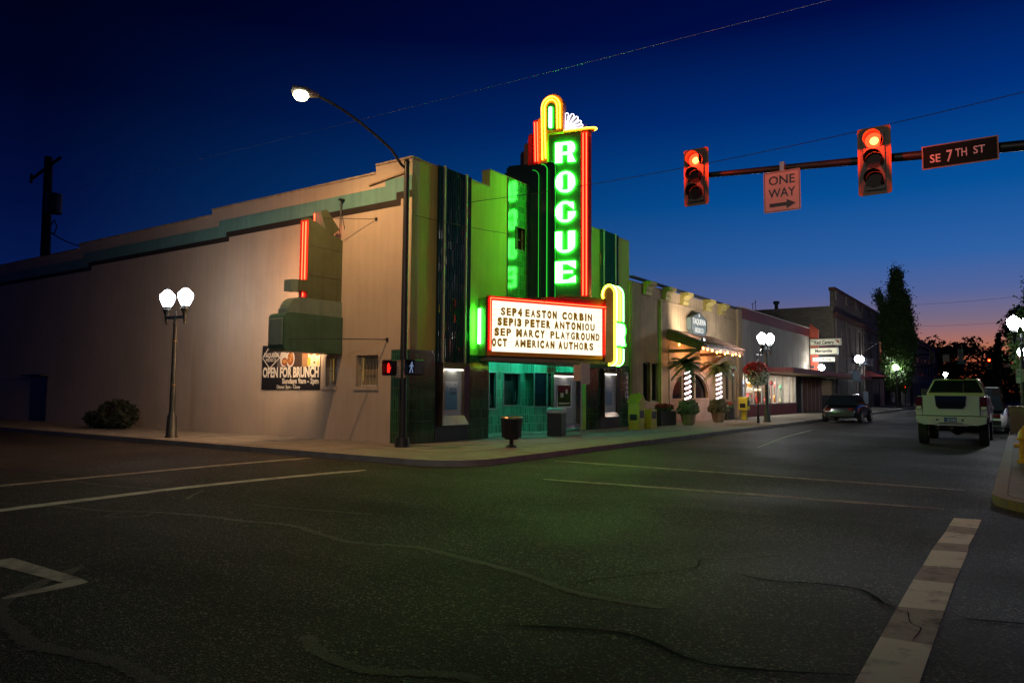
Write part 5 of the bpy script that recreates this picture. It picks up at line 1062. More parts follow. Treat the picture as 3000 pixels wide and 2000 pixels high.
part('board', MB().prism(hole(61.3, 72.5, 4.35, 5.2), B_, 0, .05), mat('blue_board', (.03, .05, .14), .6), ia); part('lettering', text('I.O.O.F.', B_, 62.8, 70.5, 4.78, .34, .051, .06, .02), M['offwhite'], ia); part('lettering', text('HELLGATE LODGE', B_, 62.3, 71.5, 4.45, .18, .051, .06), M['offwhite'], ia)
t = thing('shop_awning', 'dark sloping awning on the brick hall', 'awning', (1, 70, 3.2)); part('cover', MB().prism([(.06, 3.2), (.06, 3.9), (2.2, 3.2)], XZ(76.5), 0, 9), M['maroon'], t)
t = thing('sign_bracket', 'empty iron sign bracket on the brick hall', 'bracket', (0, 67, 6)); part('frame', MB().cyl((.02, 66.8, 6.6), (1.5, 66.8, 6.6), .04, n=5).cyl((.02, 66.8, 5.6), (1.5, 66.8, 6.6), .03, n=5).cyl((.4, 66.8, 7.5), (.4, 66.8, 5.7), .03, n=5), M['steel'], t)
t = thing('neon_arrow', 'small red neon chevron in the distance beside the columnar tree', 'neon sign', (1.8, 76, 4)); part('tube', MB().tube([(1.4, 76, 3.4), (1.8, 76, 4.6), (2.2, 76, 3.4)], .03, 5), emit('dim_red_neon', (1, .08, .06), 1.2), t)
fb = thing('brick_building', 'far two storey brick building with a railing-like cornice beyond the columnar tree', 'building', (0, 130, .12))
part('front_wall', MB().box(-14, 0, 96, 150, .12, 9.0), M['brickf'], fb); part('cornice', MB().box(-14.1, .5, 95.8, 150, 9.001, 9.2).box(-14, .3, 96, 150, 9.9, 10.05), M['cornice'], fb)
cb = MB()
for i in range(45): cb.box(.1, .3, 96.2 + 1.2 * i, 96.5 + 1.2 * i, 9.201, 9.9)
part('parapet_post', cb, M['cornice'], fb, kind='stuff'); fw = MB()
for i in range(9): fw.box(.001, .02, 99 + 5.4 * i, 100.6 + 5.4 * i, 4.4, 7.4)
for i in range(9): part('window', MB().box(.001, .02, 99 + 5.4 * i, 100.6 + 5.4 * i, 4.4, 7.4), M['glass'], fb)
part('shopfront', MB().box(.001, .03, 96.5, 150, .12, 3.2), M['blackrough'], fb)
t = thing('building', 'reddish two storey building mostly hidden behind the columnar tree', 'building', (0, 80, .12)); part('front_wall', MB().box(-14, -.1, 77.81, 81.5, .12, 9.6), mat('reddish_brick', (.20, .08, .06), .85, var=.25), t); part('cornice', MB().box(-.1, .3, 77.81, 81.5, 9.0, 9.5), M['cornice'], t); part('window', MB().box(-.099, -.06, 78.7, 79.9, 5, 7.5), M['glass'], t)

# ================================================================ TREES
M['bark'] = mat('bark', (.05, .04, .03), .9, var=.3, vscale=8, bump=.5)
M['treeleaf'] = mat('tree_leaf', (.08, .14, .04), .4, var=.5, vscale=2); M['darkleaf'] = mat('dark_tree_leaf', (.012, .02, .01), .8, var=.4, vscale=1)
def leafcard(mb, p, k, rr):
    a = Vector((rr.uniform(-1, 1), rr.uniform(-1, 1), rr.uniform(-.6, 1))).normalized(); b = a.orthogonal().normalized()
    mb.add([p - a * k, p + b * k * .5, p + a * k, p - b * k * .5], [(0, 1, 2, 3)])
def plume_tree(label, x, y, spires, zb, s, n, mm, seed, group=None):
    """spires: (dx, dy, base z, top z, radius)"""
    rr = random.Random(seed); t = thing('tree', label, 'tree', (x, y, .12), group)
    tr = MB().cyl((x, y, .0), (x, y, zb + 2), .22, .16, 10)
    mb = MB()
    for dx, dy, z0, z1, r_ in spires:
        tr.cyl((x, y, zb * .8), (x + dx * .7, y + dy * .7, z0 + (z1 - z0) * .4), .10, .06, 6).cyl((x + dx * .7, y + dy * .7, z0 + (z1 - z0) * .4), (x + dx, y + dy, z1 - .2), .06, .01, 6)
        clumps = []
        for i in range(int(9 * (z1 - z0))):
            u = rr.random(); z = z0 + (z1 - z0) * u; R_ = r_ * (min(1, u * 5 + .35)) * (1 - max(0, (u - .45) / .55) ** 1.25) + .10; a = rr.uniform(0, 6.283); q = rr.random() ** .5
            clumps.append((x + dx * (.4 + .6 * u) + math.cos(a) * R_ * q, y + dy * (.4 + .6 * u) + math.sin(a) * R_ * q, z, rr.uniform(.22, .5)))
        for i in range(int(n * (z1 - z0) * r_)):
            c_ = rr.choice(clumps); g = [rr.gauss(0, 1) for _ in range(3)]
            leafcard(mb, Vector((c_[0] + g[0] * c_[3] * .6, c_[1] + g[1] * c_[3] * .6, c_[2] + g[2] * c_[3])), s * rr.uniform(.6, 1.25), rr)
    part('trunk', tr, M['bark'], t); part('crown', mb, mm, t, kind='stuff'); return t
plume_tree('tall columnar tree with several pointed plumes standing at the left kerb', 3.0, 68.4,
  [(-.05, 0, 2.3, 14.4, .62), (-.35, .4, 4, 12.6, .6), (.32, -.3, 4, 13.7, .5), (-1.65, 0, 6.5, 11.7, .30), (-1.25, .3, 2.8, 9.8, .62), (-.9, -.4, 2.6, 10.6, .6), (.75, .3, 2.6, 11.3, .55), (.85, 0, 4, 11.2, .35), (1.2, -.2, 2.8, 10.3, .45), (1.35, .3, 2.6, 8.6, .42), (-.5, .8, 2.3, 9, .9), (.5, -.8, 2.3, 9, .9), (0, .9, 2.4, 11, .9)], 2.4, .13, 1150, M['treeleaf'], 21)
plume_tree('dark pointed tree at the right edge behind the kerb lamp', 13.9, 47,
  [(0, 0, 2.6, 9.2, .5), (-.7, .8, 2.6, 7.2, .5), (.6, 0, 2.6, 8, .6), (-1.0, -1.2, 2.8, 5.6, .55), (1.5, 0, 2.6, 7, .7)], 2.4, .15, 520, M['treeleaf'], 22)
def round_tree(label, x, y, h, r_, seed, s=.5, n=1400, conifer=False, mm=None):
    rr = random.Random(seed); t = thing('tree', label, 'tree', (x, y, 0), 'dark trees far down the street'); mb = MB(); tr = MB().cyl((x, y, 0), (x, y, h * .8), .35, .08, 7)
    if conifer:
        for i in range(13):
            z = h * (.25 + .75 * i / 13); L_ = r_ * (1 - i / 13.5)
            for k in range(7):
                a = rr.uniform(0, 6.28); l_ = L_ * rr.uniform(.7, 1.1)
                for q in range(14):
                    f = rr.random(); leafcard(mb, Vector((x + math.cos(a) * l_ * f, y + math.sin(a) * l_ * f, z + rr.gauss(0, .12) - f * .3)), s * rr.uniform(.5, 1), rr)
    else:
        cl_ = [(x + rr.gauss(0, r_ * .42), y + rr.gauss(0, r_ * .42), h * rr.uniform(.42, .92), rr.uniform(.6, 1.5)) for _ in range(22)]
        for i in range(n):
            c_ = rr.choice(cl_); leafcard(mb, Vector((c_[0] + rr.gauss(0, c_[3] * .6), c_[1] + rr.gauss(0, c_[3] * .6), c_[2] + rr.gauss(0, c_[3] * .5))), s * rr.uniform(.5, 1.1), rr)
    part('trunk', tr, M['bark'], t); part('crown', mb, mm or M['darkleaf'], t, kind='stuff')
for i, (x, y, h, r_, con, lab) in enumerate([
  (1.5, 155, 14, 5, 0, 'round dark tree against the sunset, left of the empty signal head'), (6.2, 160, 11.5, 5, 0, 'low dark tree against the sunset, below the far mast arm'), (10.5, 165, 9.0, 6, 0, 'low bushy dark tree under the orange sky'),
  (10.6, 118, 11.2, 2.6, 1, 'layered conifer silhouette beside the far red signal'), (15.5, 120, 12, 4, 0, 'broad dark tree behind the far lane sign'), (13.6, 75, 10.6, 1.9, 0, 'slim dark tree left of the right edge lamp'), (19, 105, 15, 6, 0, 'tall dark tree at the far right edge'), (-3, 165, 10, 6, 0, 'dark tree behind the far brick building'),
  (-78, 30, 18.5, 3.0, 0, 'small dark treetop above the left end of the theatre roof')]):
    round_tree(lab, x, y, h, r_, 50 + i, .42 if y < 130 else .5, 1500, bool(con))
tl = MB(); rr = random.Random(9)
for i in range(5200):
    x = rr.uniform(-40, 60); leafcard(tl, Vector((x, 175 + rr.uniform(-3, 3), abs(rr.gauss(0, 3.2)) + rr.uniform(0, 2.5) + 1.2 * math.sin(x * .35))), .7, rr)
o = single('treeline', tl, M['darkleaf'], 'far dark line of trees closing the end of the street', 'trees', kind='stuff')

# ================================================================ FAR CROSSING
fa = thing('signal_mast_arm', 'far mast arm reaching right from a pole beside the columnar tree', 'mast arm', (2.9, 80, .12))
part('pole', MB().cyl((2.9, 80, 0), (2.9, 80, 6.3), .15, .12, 10), M['pole'], fa); part('arm', MB().cyl((2.9, 80, 5.86), (8.3, 80, 6.12), .10, .05, 8), M['pole'], fa); part('arm', MB().cyl((2.9, 80.3, 4.55), (8.3, 80.3, 4.85), .06, .04, 8), M['pole'], fa)
fr_ = thing('signal_mast_arm', 'far mast arm reaching left from the right side of the street', 'mast arm', (16, 82, .12)); part('pole', MB().cyl((16, 82, 0), (16, 82, 6), .15, .12, 10), M['pole'], fr_); part('arm', MB().cyl((16, 82, 5.4), (8.6, 82, 5.05), .10, .05, 8), M['pole'], fr_)
def back_signal(label, cx, z0):
    y = 79.7; t = thing('traffic_signal', label, 'traffic signal', (cx, y, z0), 'signal heads'); B = XZ(y)
    part('housing', MB().prism(rrect(cx - .13, cx + .13, z0, z0 + 1.15, .03), B, -.2, 0), M['black'], t); part('backplate', shape([hole(cx - .24, cx + .24, z0 - .05, z0 + 1.25), hole(cx - .13, cx + .13, z0, z0 + 1.15)], B, -.03, -.01), M['black'], t)
    part('reflective_border', shape([hole(cx - .25, cx + .25, z0 - .06, z0 + 1.26), hole(cx - .21, cx + .21, z0 - .02, z0 + 1.22)], B, .0, .01), M['signtan'], t)
back_signal('dark far signal head seen against the far brick building', 5.02, 5.05); back_signal('dark far signal head standing over the sunset glow', 7.75, 5.22)
signal('far red traffic signal against the orange sky', 10.3, 4.35, True, 81.6, .95, far=True)
t = thing('road_sign', 'blank square sign on the far mast arm', 'sign', (6.4, 79.8, 5)); part('plate', MB().prism(rrect(6.04, 6.72, 5.05, 5.88, .04), XZ(79.8), -.01, 0), M['signtan'], t); part('border', shape([hole(6.06, 6.70, 5.07, 5.86), hole(6.10, 6.66, 5.11, 5.82)], XZ(79.8), .001, .01), M['pole'], t)
t = thing('street_name_sign', 'red glinting street name sign under the far signal head', 'street sign', (7.85, 79.8, 4.8)); part('plate', MB().prism(hole(7.42, 8.28, 4.80, 5.12), XZ(79.75), -.01, 0), M['teal'], t); part('lettering', text('SE I ST', XZ(79.75), 7.5, 8.2, 4.88, .16, .001, .01), M['signred'], t)
t = thing('lane_sign', 'small reddish sign right of the far red signal', 'sign', (11.9, 82, 4.4)); part('plate', MB().prism(hole(11.62, 12.28, 4.42, 4.85), XZ(81.8), -.01, 0), M['redpaint'], t); part('arrow', MB().prism([(11.75, 4.6), (11.9, 4.7), (11.9, 4.64), (12.18, 4.64), (12.18, 4.56), (11.9, 4.56), (11.9, 4.5)], XZ(81.8), .001, .01), M['offwhite'], t)
def smallsig(label, x, y, z, e):
    t = thing('traffic_signal', label, 'traffic signal', (x, y, .12), 'signal heads'); part('post', MB().cyl((x, y, .12), (x, y, z), .05, n=8), M['pole'], t); part('housing', MB().box(x - .18, x + .18, y - .12, y + .12, z - .2, z + .75), M['black'], t); part('lens', MB().prism(arc(x, z + .5, .12, .12, 0, 360, 14)[:-1], XZ(y - .13), 0, .02), E[e], t)
smallsig('low red signal at the foot of the columnar tree', 1.9, 83, 1.75, 'sigred')
for x, lab in ((.9, 'pale notice board at the foot of the tree, left one'), (2.3, 'pale notice board at the foot of the tree, right one')):
    pass
for y, lab in ((60.5, 'pale window notice left of the tree trunk'), (78.5, 'pale window notice right of the tree trunk')):
    t = thing('notice_board', lab, 'notice board', (2.0, y, .12)); part('panel', MB().box(1.0, 1.04, y, y + 2.6, .55, 1.7), M['noticeblue'] if 'noticeblue' in M else mat('notice_panel', (.30, .40, .46), .6), t); part('post', MB().cyl((1.02, y + .1, .12), (1.02, y + .1, 1.7), .03, n=6).cyl((1.02, y + 2.5, .12), (1.02, y + 2.5, 1.7), .03, n=6), M['pole'], t)
t = thing('street_banner', 'pale blue street banner with slanted bars on the lamp post', 'banner', (3, 45, 2.5)); B_ = YZ(3.1)
part('cloth', MB().prism(hole(43.2, 46.4, 2.45, 3.15), B_, 0, .01), mat('banner_blue', (.20, .36, .42), .6), t); bars = MB()
for i in range(4): bars.prism([(43.8 + .6 * i, 2.52), (44.0 + .6 * i, 2.52), (44.4 + .6 * i, 3.1), (44.2 + .6 * i, 3.1)], B_, .011, .014)
part('printed_bar', bars, M['offwhite'], t); part('rod', MB().box(3.08, 3.12, 43.1, 46.7, 3.15, 3.19).box(3.08, 3.12, 43.1, 46.7, 2.41, 2.449), M['steel'], t)

# ================================================================ VEHICLES
M['truckw'] = mat('white_truck_paint', (.62, .63, .60), .25, coat=.6, var=.04); M['trucky'] = mat('cream_truck_trim', (.58, .52, .28), .3, coat=.5)
M['rubber'] = mat('tyre_rubber', (.018, .018, .018), .85, bump=.4, bscale=30); M['taillight'] = mat('unlit_tail_light', (.10, .012, .01), .12, coat=.5); M['grime'] = mat('grimy_underbody', (.07, .06, .045), .8, var=.4, vscale=9)
M['plateblue'] = mat('licence_plate_blue', (.04, .10, .35), .4)
tk = thing('pickup_truck', 'dirty white lifted pickup truck seen from behind at the right kerb', 'pickup truck', (11.28, 13.5, 0))
XL, XR, YB = 10.36, 12.20, 11.0; xc = (XL + XR) / 2
# bed sides (crowned section extruded forward)
sec = lambda xl, xr, z0, z1, tuck=.05: [(xl + tuck, z0), (xr - tuck, z0), (xr, z0 + .22), (xr - .005, z1 - .18), (xr - .05, z1), (xl + .05, z1), (xl + .005, z1 - .18), (xl, z0 + .22)]
def extr(name, poly, y0, y1, mm, **k): return part(name, MB().prism(poly, XZ(y1), 0, y1 - y0), mm, tk, **k)
bedp = shape([[(XL + .03, .86), (XL, 1.1), (XL + .01, 1.38), (XL + .07, 1.45), (XR - .07, 1.45), (XR - .01, 1.38), (XR, 1.1), (XR - .03, .86)], [(XL + .2, 1.0), (XR - .2, 1.0), (XR - .2, 1.452), (XL + .2, 1.452)]], XZ(13.1), 0, 13.1 - YB - .03)
extr('bed', [(XL + .03, .80), (XL, 1.05), (XL + .01, 1.38), (XL + .07, 1.45), (XR - .07, 1.45), (XR - .01, 1.38), (XR, 1.05), (XR - .03, .80)], YB + .02, 13.1, M['truckw'], bevel=.025)
# tailgate with the dark inset
tgx0, tgx1 = XL + .20, XR - .20
gate = part('tailgate', MB().prism([(tgx0, .88), (tgx1, .88), (tgx1, 1.46), (tgx0, 1.46)], XZ(YB + .02), 0, .05), M['truckw'], tk, bevel=.015)
part('dark_inset', MB().prism([(xc - .40, 1.462), (xc - .37, 1.16), (xc - .30, 1.08), (xc + .30, 1.08), (xc + .37, 1.16), (xc + .40, 1.462)], XZ(YB - .031), 0, .012), M['glass'], gate)
part('inset_trim', shape([[(xc - .415, 1.462), (xc - .385, 1.15), (xc - .31, 1.065), (xc + .31, 1.065), (xc + .385, 1.15), (xc + .415, 1.462)], [(xc - .40, 1.455), (xc + .40, 1.455), (xc + .37, 1.16), (xc + .30, 1.08), (xc - .30, 1.08), (xc - .37, 1.16)]], XZ(YB - .031), 0, .016), M['steel'], gate)
for s_, x0 in ((-1, XL + .015), (1, XR - .185)):
    part('tail_light', MB().prism(rrect(x0, x0 + .17, 1.05, 1.43, .02), XZ(YB + .02), 0, .055), M['taillight'], tk); part('reverse_lamp', MB().prism(hole(x0 + .02, x0 + .15, 1.06, 1.15), XZ(YB - .036), 0, .008), M['white'], tk)
for x in (tgx0 - .012, tgx1 + .002): part('panel_gap', MB().box(x, x + .010, YB - .006, YB + .019, .87, 1.44), M['black'], tk)
part('panel_gap', MB().box(XL + .04, XR - .04, YB - .004, YB + .019, .862, .876), M['black'], tk)
for x in (XL - .001, XR - .003): part('wheel_arch', MB().prism(arc(YB + .8, .72, .50, .40, 0, 180, 12), YZ(x), 0, .006), M['black'], tk)
# bumper
bp_ = part('rear_bumper', MB().prism([(XL + .02, .86), (XR - .02, .86), (XR - .04, .66), (XR - .25, .60), (xc + .35, .60), (xc + .30, .66), (xc - .30, .66), (xc - .35, .60), (XL + .25, .60), (XL + .06, .66)], XZ(YB), 0, .14), M['truckw'], tk, bevel=.02)
part('bumper_step', MB().box(xc - .42, xc + .42, YB - .15, YB - .02, .59, .645), M['steel'], bp_)
pl_ = part('licence_plate', MB().prism(rrect(xc - .17, xc + .15, .69, .83, .01), XZ(YB - .141), 0, .006), M['plateblue'], bp_); 
part('plate_lettering', text('Z1336', XZ(YB - .148), xc - .09, xc + .13, .715, .085, 0, .003, .01), M['white'], tk)
for x in (xc - .37, xc + .27): part('bumper_hole', MB().box(x, x + .05, YB - .146, YB - .141, .73, .78), M['black'], bp_)
# under body
ub = MB().cyl((XL + .3, YB + .75, .46), (XR - .3, YB + .75, .46), .06, n=8).lathe((xc + .1, YB + .75, .46), [(.05, -.17), (.17, -.08), (.17, .08), (.05, .17)], 10).box(XL + .36, XL + .46, YB, 15.6, .58, .72).box(XR - .46, XR - .36, YB, 15.6, .58, .72).box(xc - .28, xc + .2, YB + .1, YB + .5, .50, .66)
ub.cyl((xc - .35, YB + .05, .50), (xc - .35, YB + 1.3, .42), .045, n=8).cyl((XL + .42, YB + .2, .6), (XL + .5, YB + .75, .4), .035, n=6).cyl((XR - .42, YB + .2, .6), (XR - .5, YB + .75, .4), .035, n=6).cyl((xc + .35, YB + .25, .5), (xc + .62, YB + .3, .55), .04, n=8).box(xc - .03, xc + .05, YB - .1, YB + .1, .48, .57)
part('underbody', ub, M['grime'], tk)
for x, y in ((XL + .02, YB + .8), (XR - .26, YB + .8), (XL + .02, 15.0), (XR - .26, 15.0)):
    w = part('wheel', MB().cyl((x, y, .40), (x + .24, y, .40), .40, n=24), M['rubber'], tk, smooth=True); tr = MB()
    for k in range(28):
        a = 2 * math.pi * k / 28; tr.cyl((x + .01, y + .40 * math.cos(a), .40 + .40 * math.sin(a)), (x + .23, y + .405 * math.cos(a + .12), .40 + .405 * math.sin(a + .12)), .014, n=4)
    part('tread', tr, M['rubber'], w); part('rim', MB().cyl((x - .005, y, .40), (x + .245, y, .40), .2, n=16), M['steel'], w)
# cab, with a raked rear window
def loftbox(a, b): return MB().add(a + b, [(3, 2, 1, 0), (4, 5, 6, 7), (0, 1, 5, 4), (1, 2, 6, 5), (2, 3, 7, 6), (3, 0, 4, 7)])
cabw = .02
part('cab_lower', MB().prism([(XL + cabw, .62), (XR - cabw, .62), (XR, 1.1), (XR - .06, 1.45), (XL + .06, 1.45), (XL, 1.1)], XZ(15.0), 0, 1.88), M['truckw'], tk, bevel=.02)
part('bonnet', MB().prism([(XL + cabw, .62), (XR - cabw, .62), (XR, 1.05), (XR - .1, 1.32), (XL + .1, 1.32), (XL, 1.05)], XZ(16.2), 0, 1.18), M['truckw'], tk, bevel=.04)
rt = [(XL + .30, 13.32, 1.97), (XR - .30, 13.32, 1.97), (XR - .30, 14.5, 1.99), (XL + .30, 14.5, 1.99)]; rb_ = [(XL + .09, 13.13, 1.45), (XR - .09, 13.13, 1.45), (XR - .09, 15.0, 1.45), (XL + .09, 15.0, 1.45)]
part('cabin', loftbox(rb_, rt), M['trucky'], tk, bevel=.03)
part('roof_panel', loftbox([(XL + .29, 13.30, 1.965), (XR - .29, 13.30, 1.965), (XR - .29, 14.5, 1.985), (XL + .29, 14.5, 1.985)], [(XL + .36, 13.38, 2.0), (XR - .36, 13.38, 2.0), (XR - .36, 14.4, 2.02), (XL + .36, 14.4, 2.02)]), M['trucky'], tk, bevel=.02)
nb = Vector((0, .19, .52)).normalized(); Bw = basis((xc, 13.13, 1.45), (1, 0, 0), nb)
part('rear_window', MB().prism([(-.74, .10), (.74, .10), (.58, .50), (.53, .515), (-.53, .515), (-.58, .50)], Bw, .02, .035), M['glass'], tk)
part('window_seal', shape([[(-.77, .08), (.77, .08), (.60, .52), (.54, .535), (-.54, .535), (-.60, .52)], [(-.74, .10), (.74, .10), (.58, .50), (.53, .515), (-.53, .515), (-.58, .50)]], Bw, .015, .03), M['trucky'], tk)
part('window_divider', MB().prism(hole(.20, .225, .1, .515), Bw, .036, .04), M['bronze'], tk)
part('third_brake_light', MB().prism(hole(-.17, .27, .545, .575), Bw, .02, .035), mat('dim_red_lens', (.35, .03, .02), .3), tk)
for s_ in (-1, 1):
    xs_ = XL + .02 if s_ < 0 else XR - .02
    a = [(xs_ + (.10 if s_ < 0 else -.10), 13.35, 1.52), (xs_ + (.10 if s_ < 0 else -.10), 14.85, 1.52), (xs_ + (.25 if s_ < 0 else -.25), 14.45, 1.90), (xs_ + (.25 if s_ < 0 else -.25), 13.45, 1.90)]
    o_ = .03 * s_; part('side_window', MB().add([(p[0] + o_, p[1], p[2]) for p in a], [(0, 1, 2, 3)]), M['glass'], tk)
    part('mirror', MB().box(*( (xs_ - .22, xs_ - .02) if s_ < 0 else (xs_ + .02, xs_ + .22)), 14.75, 14.83, 1.48, 1.68), M['black'], tk)
def car(label, x0, x1, y0, L_, h, paint, facing=1, zs=.9, cat='car', wag=False):
    """simple car lofted from side profile sections; nose towards +y when facing = 1"""
    t = thing('parked_car', label, cat, ((x0 + x1) / 2, y0 + L_ / 2, 0)); f = lambda u: y0 + (u if facing > 0 else 1 - u) * L_; xc_ = (x0 + x1) / 2; w = (x1 - x0) / 2
    st_ = [(0, .55, .30, .82), (.02, .75, .25, .9), (.15, .86, .22, 1), (.3, .90, .2, 1), (.6, .88, .2, 1), (.75, .84, .22, 1), (.93, .70, .25, .95), (1.0, .55, .32, .80)]
    vs = []; fs = []
    for u, zt, zb, ww in st_:
        W_ = w * ww
        for a, b in ((-.92, zb), (-1, zb + .2), (-.97, zt * .92), (-.85, zt), (.85, zt), (.97, zt * .92), (1, zb + .2), (.92, zb)): vs.append((xc_ + a * W_, f(u), b))
    k = 8
    for i in range(len(st_) - 1):
        for j in range(k): fs.append((i * k + j, i * k + (j + 1) % k, (i + 1) * k + (j + 1) % k, (i + 1) * k + j))
    fs += [tuple(range(k)), tuple(range((len(st_) - 1) * k, len(st_) * k))]
    part('body', MB().add(vs, fs), paint, t, smooth=True)
    us = [(.10, .89), (.24, h - .06), (.55, h), (.74, .86)] if not wag else [(.02, .89), (.07, h - .03), (.55, h), (.74, .86)]
    vs = []; fs = []
    for u, z in us:
        ww = .88 if z < .95 else .70
        for a, b in ((-ww, z), (ww, z)): vs.append((xc_ + a * w, f(u), b))
    lo = [(xc_ - .9 * w, f(us[0][0]), .85), (xc_ + .9 * w, f(us[0][0]), .85), (xc_ - .9 * w, f(us[-1][0]), .85), (xc_ + .9 * w, f(us[-1][0]), .85)]
    part('glasshouse', MB().add(vs, [(0, 1, 3, 2), (2, 3, 5, 4), (4, 5, 7, 6), (0, 2, 4, 6), (1, 7, 5, 3), (0, 6, 7, 1)]), M['glass'], t)
    part('roof', MB().add([(xc_ + a * w * .71, f(u), z + .012) for (u, z) in us[1:3] for a in (-1, 1)] + [(xc_ + a * w * .71, f(u), z + .03) for (u, z) in us[1:3] for a in (-.9, .9)], [(0, 1, 3, 2), (4, 5, 7, 6), (0, 1, 5, 4), (1, 3, 7, 5), (3, 2, 6, 7), (2, 0, 4, 6)]), paint, t)
    for u in (.18, .80):
        for a in (-1, 1):
            xx = xc_ + a * w * .97; wl = part('wheel', MB().cyl((xx - .1, f(u), .31), (xx + .1, f(u), .31), .31, n=18), M['rubber'], t, smooth=True); part('rim', MB().cyl((xx - .105, f(u), .31), (xx + .105, f(u), .31), .18, n=12), M['steel'], wl)
    for a in (-1, 1):
        part('tail_light', MB().box(xc_ + a * w * .62 - .12, xc_ + a * w * .62 + .12, min(f(0), f(.012)) - .01, max(f(0), f(.012)) + .01, .62, .76), M['taillight'], t)
        part('headlight', MB().box(xc_ + a * w * .6 - .12, xc_ + a * w * .6 + .12, min(f(1), f(.99)) - .01, max(f(1), f(.99)) + .01, .5, .62), M['white'], t)
    part('bumper', MB().box(x0 + .2, x1 - .2, min(f(-.012), f(.01)), max(f(-.012), f(.01)), .34, .52), M['black'], t); return t
car('dark sedan parked at the left kerb before the shop windows', 4.35, 6.1, 27.0, 4.6, 1.46, mat('dark_car_paint', (.02, .024, .03), .2, coat=.8))
car('white estate car parked ahead of the pickup truck', 10.75, 12.55, 19.5, 4.7, 1.78, M['truckw'], wag=True)
car('dark hatchback parked well ahead of the pickup truck', 10.8, 12.5, 26.5, 4.3, 1.48, mat('dark_red_paint', (.06, .01, .012), .2, coat=.8), wag=True)
wb = thing('wheeled_bin', 'tan wheeled refuse bin on the pavement beside the parked estate car', 'refuse bin', (12.85, 17, .12))
part('body', loftbox([(12.68, 16.8, .16), (13.08, 16.8, .16), (13.08, 17.2, .16), (12.68, 17.2, .16)], [(12.62, 16.72, 1.05), (13.14, 16.72, 1.05), (13.14, 17.28, 1.05), (12.62, 17.28, 1.05)]), mat('tan_plastic', (.30, .21, .10), .6, var=.15), wb, bevel=.02)
part('lid', MB().box(12.60, 13.16, 16.70, 17.32, 1.051, 1.11), M['brownpaint'], wb, bevel=.02); part('wheel', MB().cyl((12.64, 17.26, .22), (12.70, 17.26, .22), .1, n=12).cyl((13.06, 17.26, .22), (13.12, 17.26, .22), .1, n=12), M['rubber'], wb)
hy = thing('fire_hydrant', 'yellow fire hydrant on the pavement at the right edge', 'fire hydrant', (13.02, 4.2, .12)); hx, hy_ = 13.02, 4.2
M['hyd'] = mat('yellow_hydrant', (.62, .36, .03), .45, var=.15)
part('barrel', MB().lathe((hx, hy_, .12), [(.15, 0), (.15, .05), (.11, .07), (.105, .45), (.14, .46), (.14, .50), (.12, .52), (.11, .60), (.07, .68), (.03, .72), (.03, .76)], 16), M['hyd'], hy, smooth=True)
part('outlet', MB().cyl((hx - .19, hy_, .47), (hx + .19, hy_, .47), .05, n=10), M['hyd'], hy); part('outlet', MB().cyl((hx, hy_ - .20, .42), (hx, hy_, .42), .07, n=10), M['hyd'], hy)
B_ = XZ(18.2); ps = plate('parking_sign', 'green and white parking limit sign on the right kerb lamp post', B_, 12.86, 13.02, 1.92, 2.44, M['offwhite'], mat('sign_green', (.02, .22, .05), .5), [('3', 12.90, 12.98, 2.28, .10), ('HR', 12.89, 12.99, 2.14, .07)], .01)
plate('parking_sign', 'tan notice plate with lines of small print beside the green parking sign', B_, 13.03, 13.42, 1.96, 2.42, M['signtan'], M['signred'], [('TWO HOUR', 13.07, 13.37, 2.33, .045), ('PARKING', 13.07, 13.37, 2.25, .045), ('8 AM', 13.12, 13.32, 2.17, .045), ('6 PM', 13.12, 13.32, 2.09, .045), ('EXCEPT SUN', 13.07, 13.37, 2.01, .035)], None)

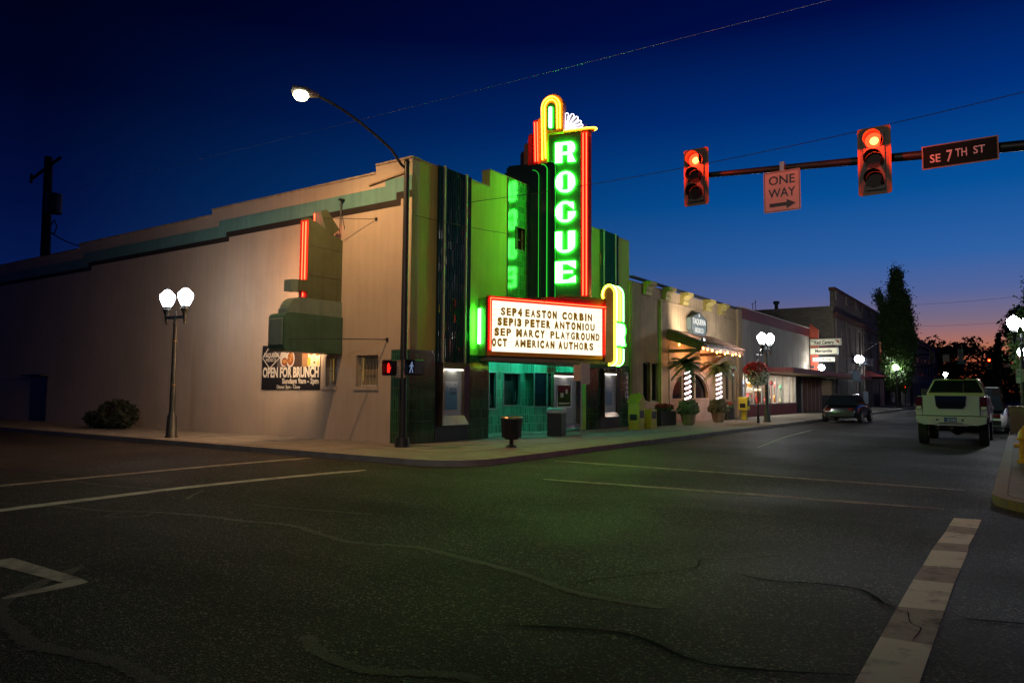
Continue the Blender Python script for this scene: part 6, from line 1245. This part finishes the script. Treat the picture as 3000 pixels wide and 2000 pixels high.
# ================================================================ LEFT SIDE, POLES AND WIRES
up = thing('utility_pole', 'dark wooden utility pole with transformer behind the theatre roof', 'utility pole', (-53.7, 14, 0))
part('pole', MB().cyl((-53.6, 14, 0), (-54.3, 14, 21.0), .50, .32, 10), M['blackrough'], up); part('crossarm', MB().cyl((-57.3, 14, 19.6), (-52.2, 14, 20.6), .14, n=6).cyl((-56.4, 13.6, 19.0), (-56.4, 13.6, 19.8), .12, n=6), M['blackrough'], up)
part('transformer', MB().cyl((-52.45, 13.8, 15.9), (-52.45, 13.8, 17.5), .62, n=14), M['pole'], up); part('cable_bundle', MB().tube([(-53.4, 14, 14.5), (-52.6, 14, 14.2), (-52.2, 14, 14.8), (-52.7, 14, 15.4), (-53.3, 14, 15.0)], .05, 5), M['blackrough'], up)
def wire(label, a, b, sag, r_, mm='blackrough', kind=None):
    a, b = Vector(a), Vector(b); pts = [a.lerp(b, k / 16) + Vector((0, 0, -sag * 4 * (k / 16) * (1 - k / 16))) for k in range(17)]
    single('overhead_wire', MB().tube(pts, r_, 4), M[mm], label, 'wire', 'wires strung across the streets')
wire('service wire dropping from the utility pole to the theatre roof', (-53.2, 14, 14.4), (-44.5, 14, 12.2), .4, .05)
wire('pale wire crossing the sky above the theatre corner', (-60, -1, 11.4), (20, -1, 8.1), .6, .004, 'steel')
wire('thin wire rising right over the traffic signals', (-.02, 2, 6.82), (14.5, 2, 7.15), .25, .008)
wire('thin wire across the sunset sky, upper one', (-2, 60, 9.9), (18, 60, 10.2), .6, .012); wire('thin wire across the sunset sky, lower one', (-2, 60, 7.95), (18, 60, 7.9), .45, .012)
wire('thin wire stapled across the green front above the fluted pilaster', (.12, .02, 6.05), (.12, 4.4, 6.35), .03, .008)
t = thing('shrub', 'low dark shrub against the foot of the long side wall', 'shrub', (-12.8, -1.0, .12)); part('stem', MB().cyl((-12.8, -1.0, .12), (-12.8, -1.0, .7), .05, n=6), M['bark'], t); part('foliage', foliage(foliage(MB(), (-12.4, -1.0, .62), (1.0, .5, .48), 420, .12, 31), (-13.3, -1.0, .45), (.9, .5, .32), 260,   .12, 32), M['darkleaf'], t, kind='stuff')
